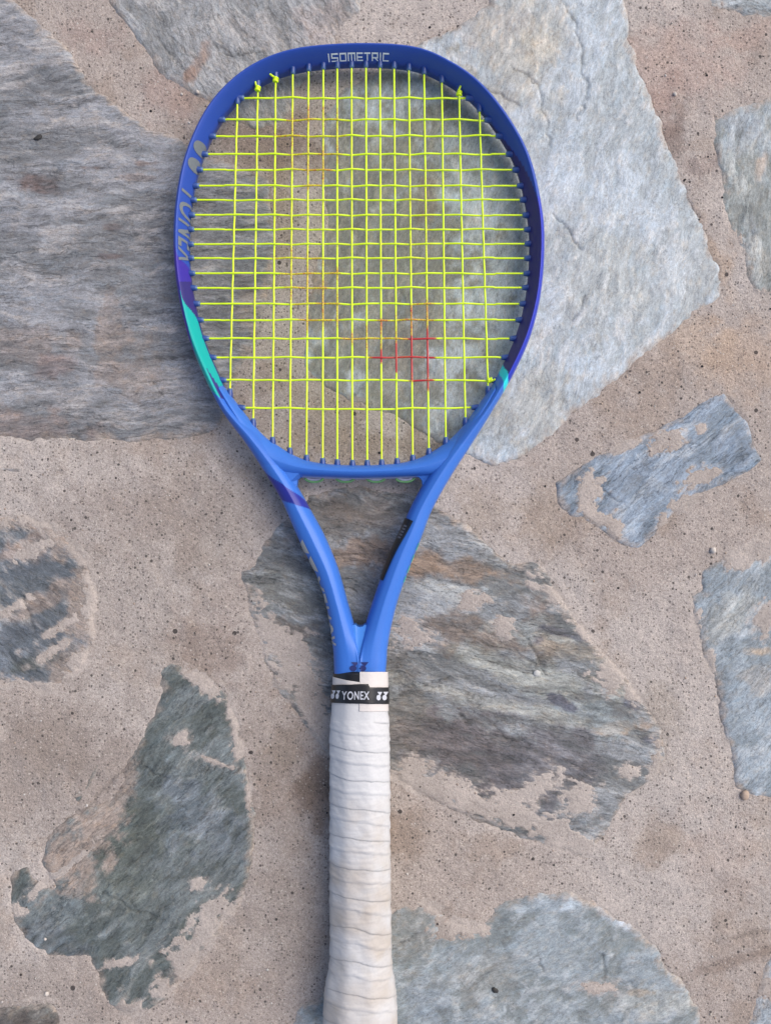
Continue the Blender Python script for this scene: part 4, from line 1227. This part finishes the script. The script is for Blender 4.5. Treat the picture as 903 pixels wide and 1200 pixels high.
pebble(629, 789, .0024, simple('chalk', (.5, .5, .47), .8), 'chalk_fleck', 'round pale fleck on the mossy middle stone', 'fleck', .3)
pebble(54, 1166, .0016, GR, 'grit_grain', 'white grit grain above the bottom left stone tip', 'grit', .7)
pebble(52, 1102, .0010, GR, 'grit_grain', 'white grit grain on the dark lower left stone', 'grit', .7)
pebble(231, 107, .0014, GR, 'grit_grain', 'pale grit grain on the mortar joint left of the racket tip', 'grit', .7)
pebble(212, 108, .0010, GR, 'grit_grain', 'smallest pale grain in the diagonal mortar joint at the upper left', 'grit', .7)
pebble(580, 1162, .0018, DK, 'husk', 'dark crumb on the blue-grey bottom stone', 'husk', .4, 1.4, R(-30))

def sand():
    r3 = np.random.RandomState(11)
    free = np.ones(GX.shape, bool)
    for s_, si, sl, d, H, col in stone_jobs:
        free[sl] &= ~((d > -2) & (H > HM[sl] - .0002))
    iy, ix = np.where(free)
    pick = r3.choice(len(iy), 3200, replace=False)
    bm = bmesh.new(); bmesh.ops.create_icosphere(bm, subdivisions=1, radius=1)
    bv = np.array([v_.co[:] for v_ in bm.verts]); bf = np.array([[q.index for q in f.verts] for f in bm.faces]); bm.free()
    V = []; Fc = []; cols = []
    tones = [lin(c) for c in ((210, 200, 186), (176, 160, 146), (70, 62, 58), (40, 38, 38), (190, 170, 150), (225, 220, 212))]
    for n, k in enumerate(pick):
        y, x = iy[k], ix[k]
        rr_ = r3.uniform(.00022, .00048) if r3.rand() < .93 else r3.uniform(.0005, .0009)
        px, py = GX[y, x] + r3.uniform(-.8, .8), GY[y, x] + r3.uniform(-.8, .8)
        sc = rr_ * np.array([r3.uniform(.8, 1.4), r3.uniform(.8, 1.3), r3.uniform(.5, .9)])
        a = r3.uniform(0, 6.28); P = bv * (1 + r3.uniform(-.2, .2, (len(bv), 1))) * sc
        P = np.stack([P[:, 0] * math.cos(a) - P[:, 1] * math.sin(a), P[:, 0] * math.sin(a) + P[:, 1] * math.cos(a), P[:, 2]], 1)
        P += np.array([(px - 451.5) * k0, (600 - py) * k0, HM[y, x] + sc[2] * .35])
        V.append(P); Fc.append(bf + n * len(bv)); cols.append(np.tile(tones[r3.randint(6)] * .7, (len(bv), 1)))
    m = NT('sand_grain'); m.l(m.attr('tint').outputs['Color'], m.b.inputs['Base Color']); m.b.inputs['Roughness'].default_value = .8
    o = mesh_obj('sand_grains', np.concatenate(V), np.concatenate(Fc), m.m, None, False, {'tint': ('FLOAT_COLOR', np.concatenate(cols))})
    tag(o, 'loose coarse sand grains scattered over the mortar joints', 'sand', 'stuff')
sand()
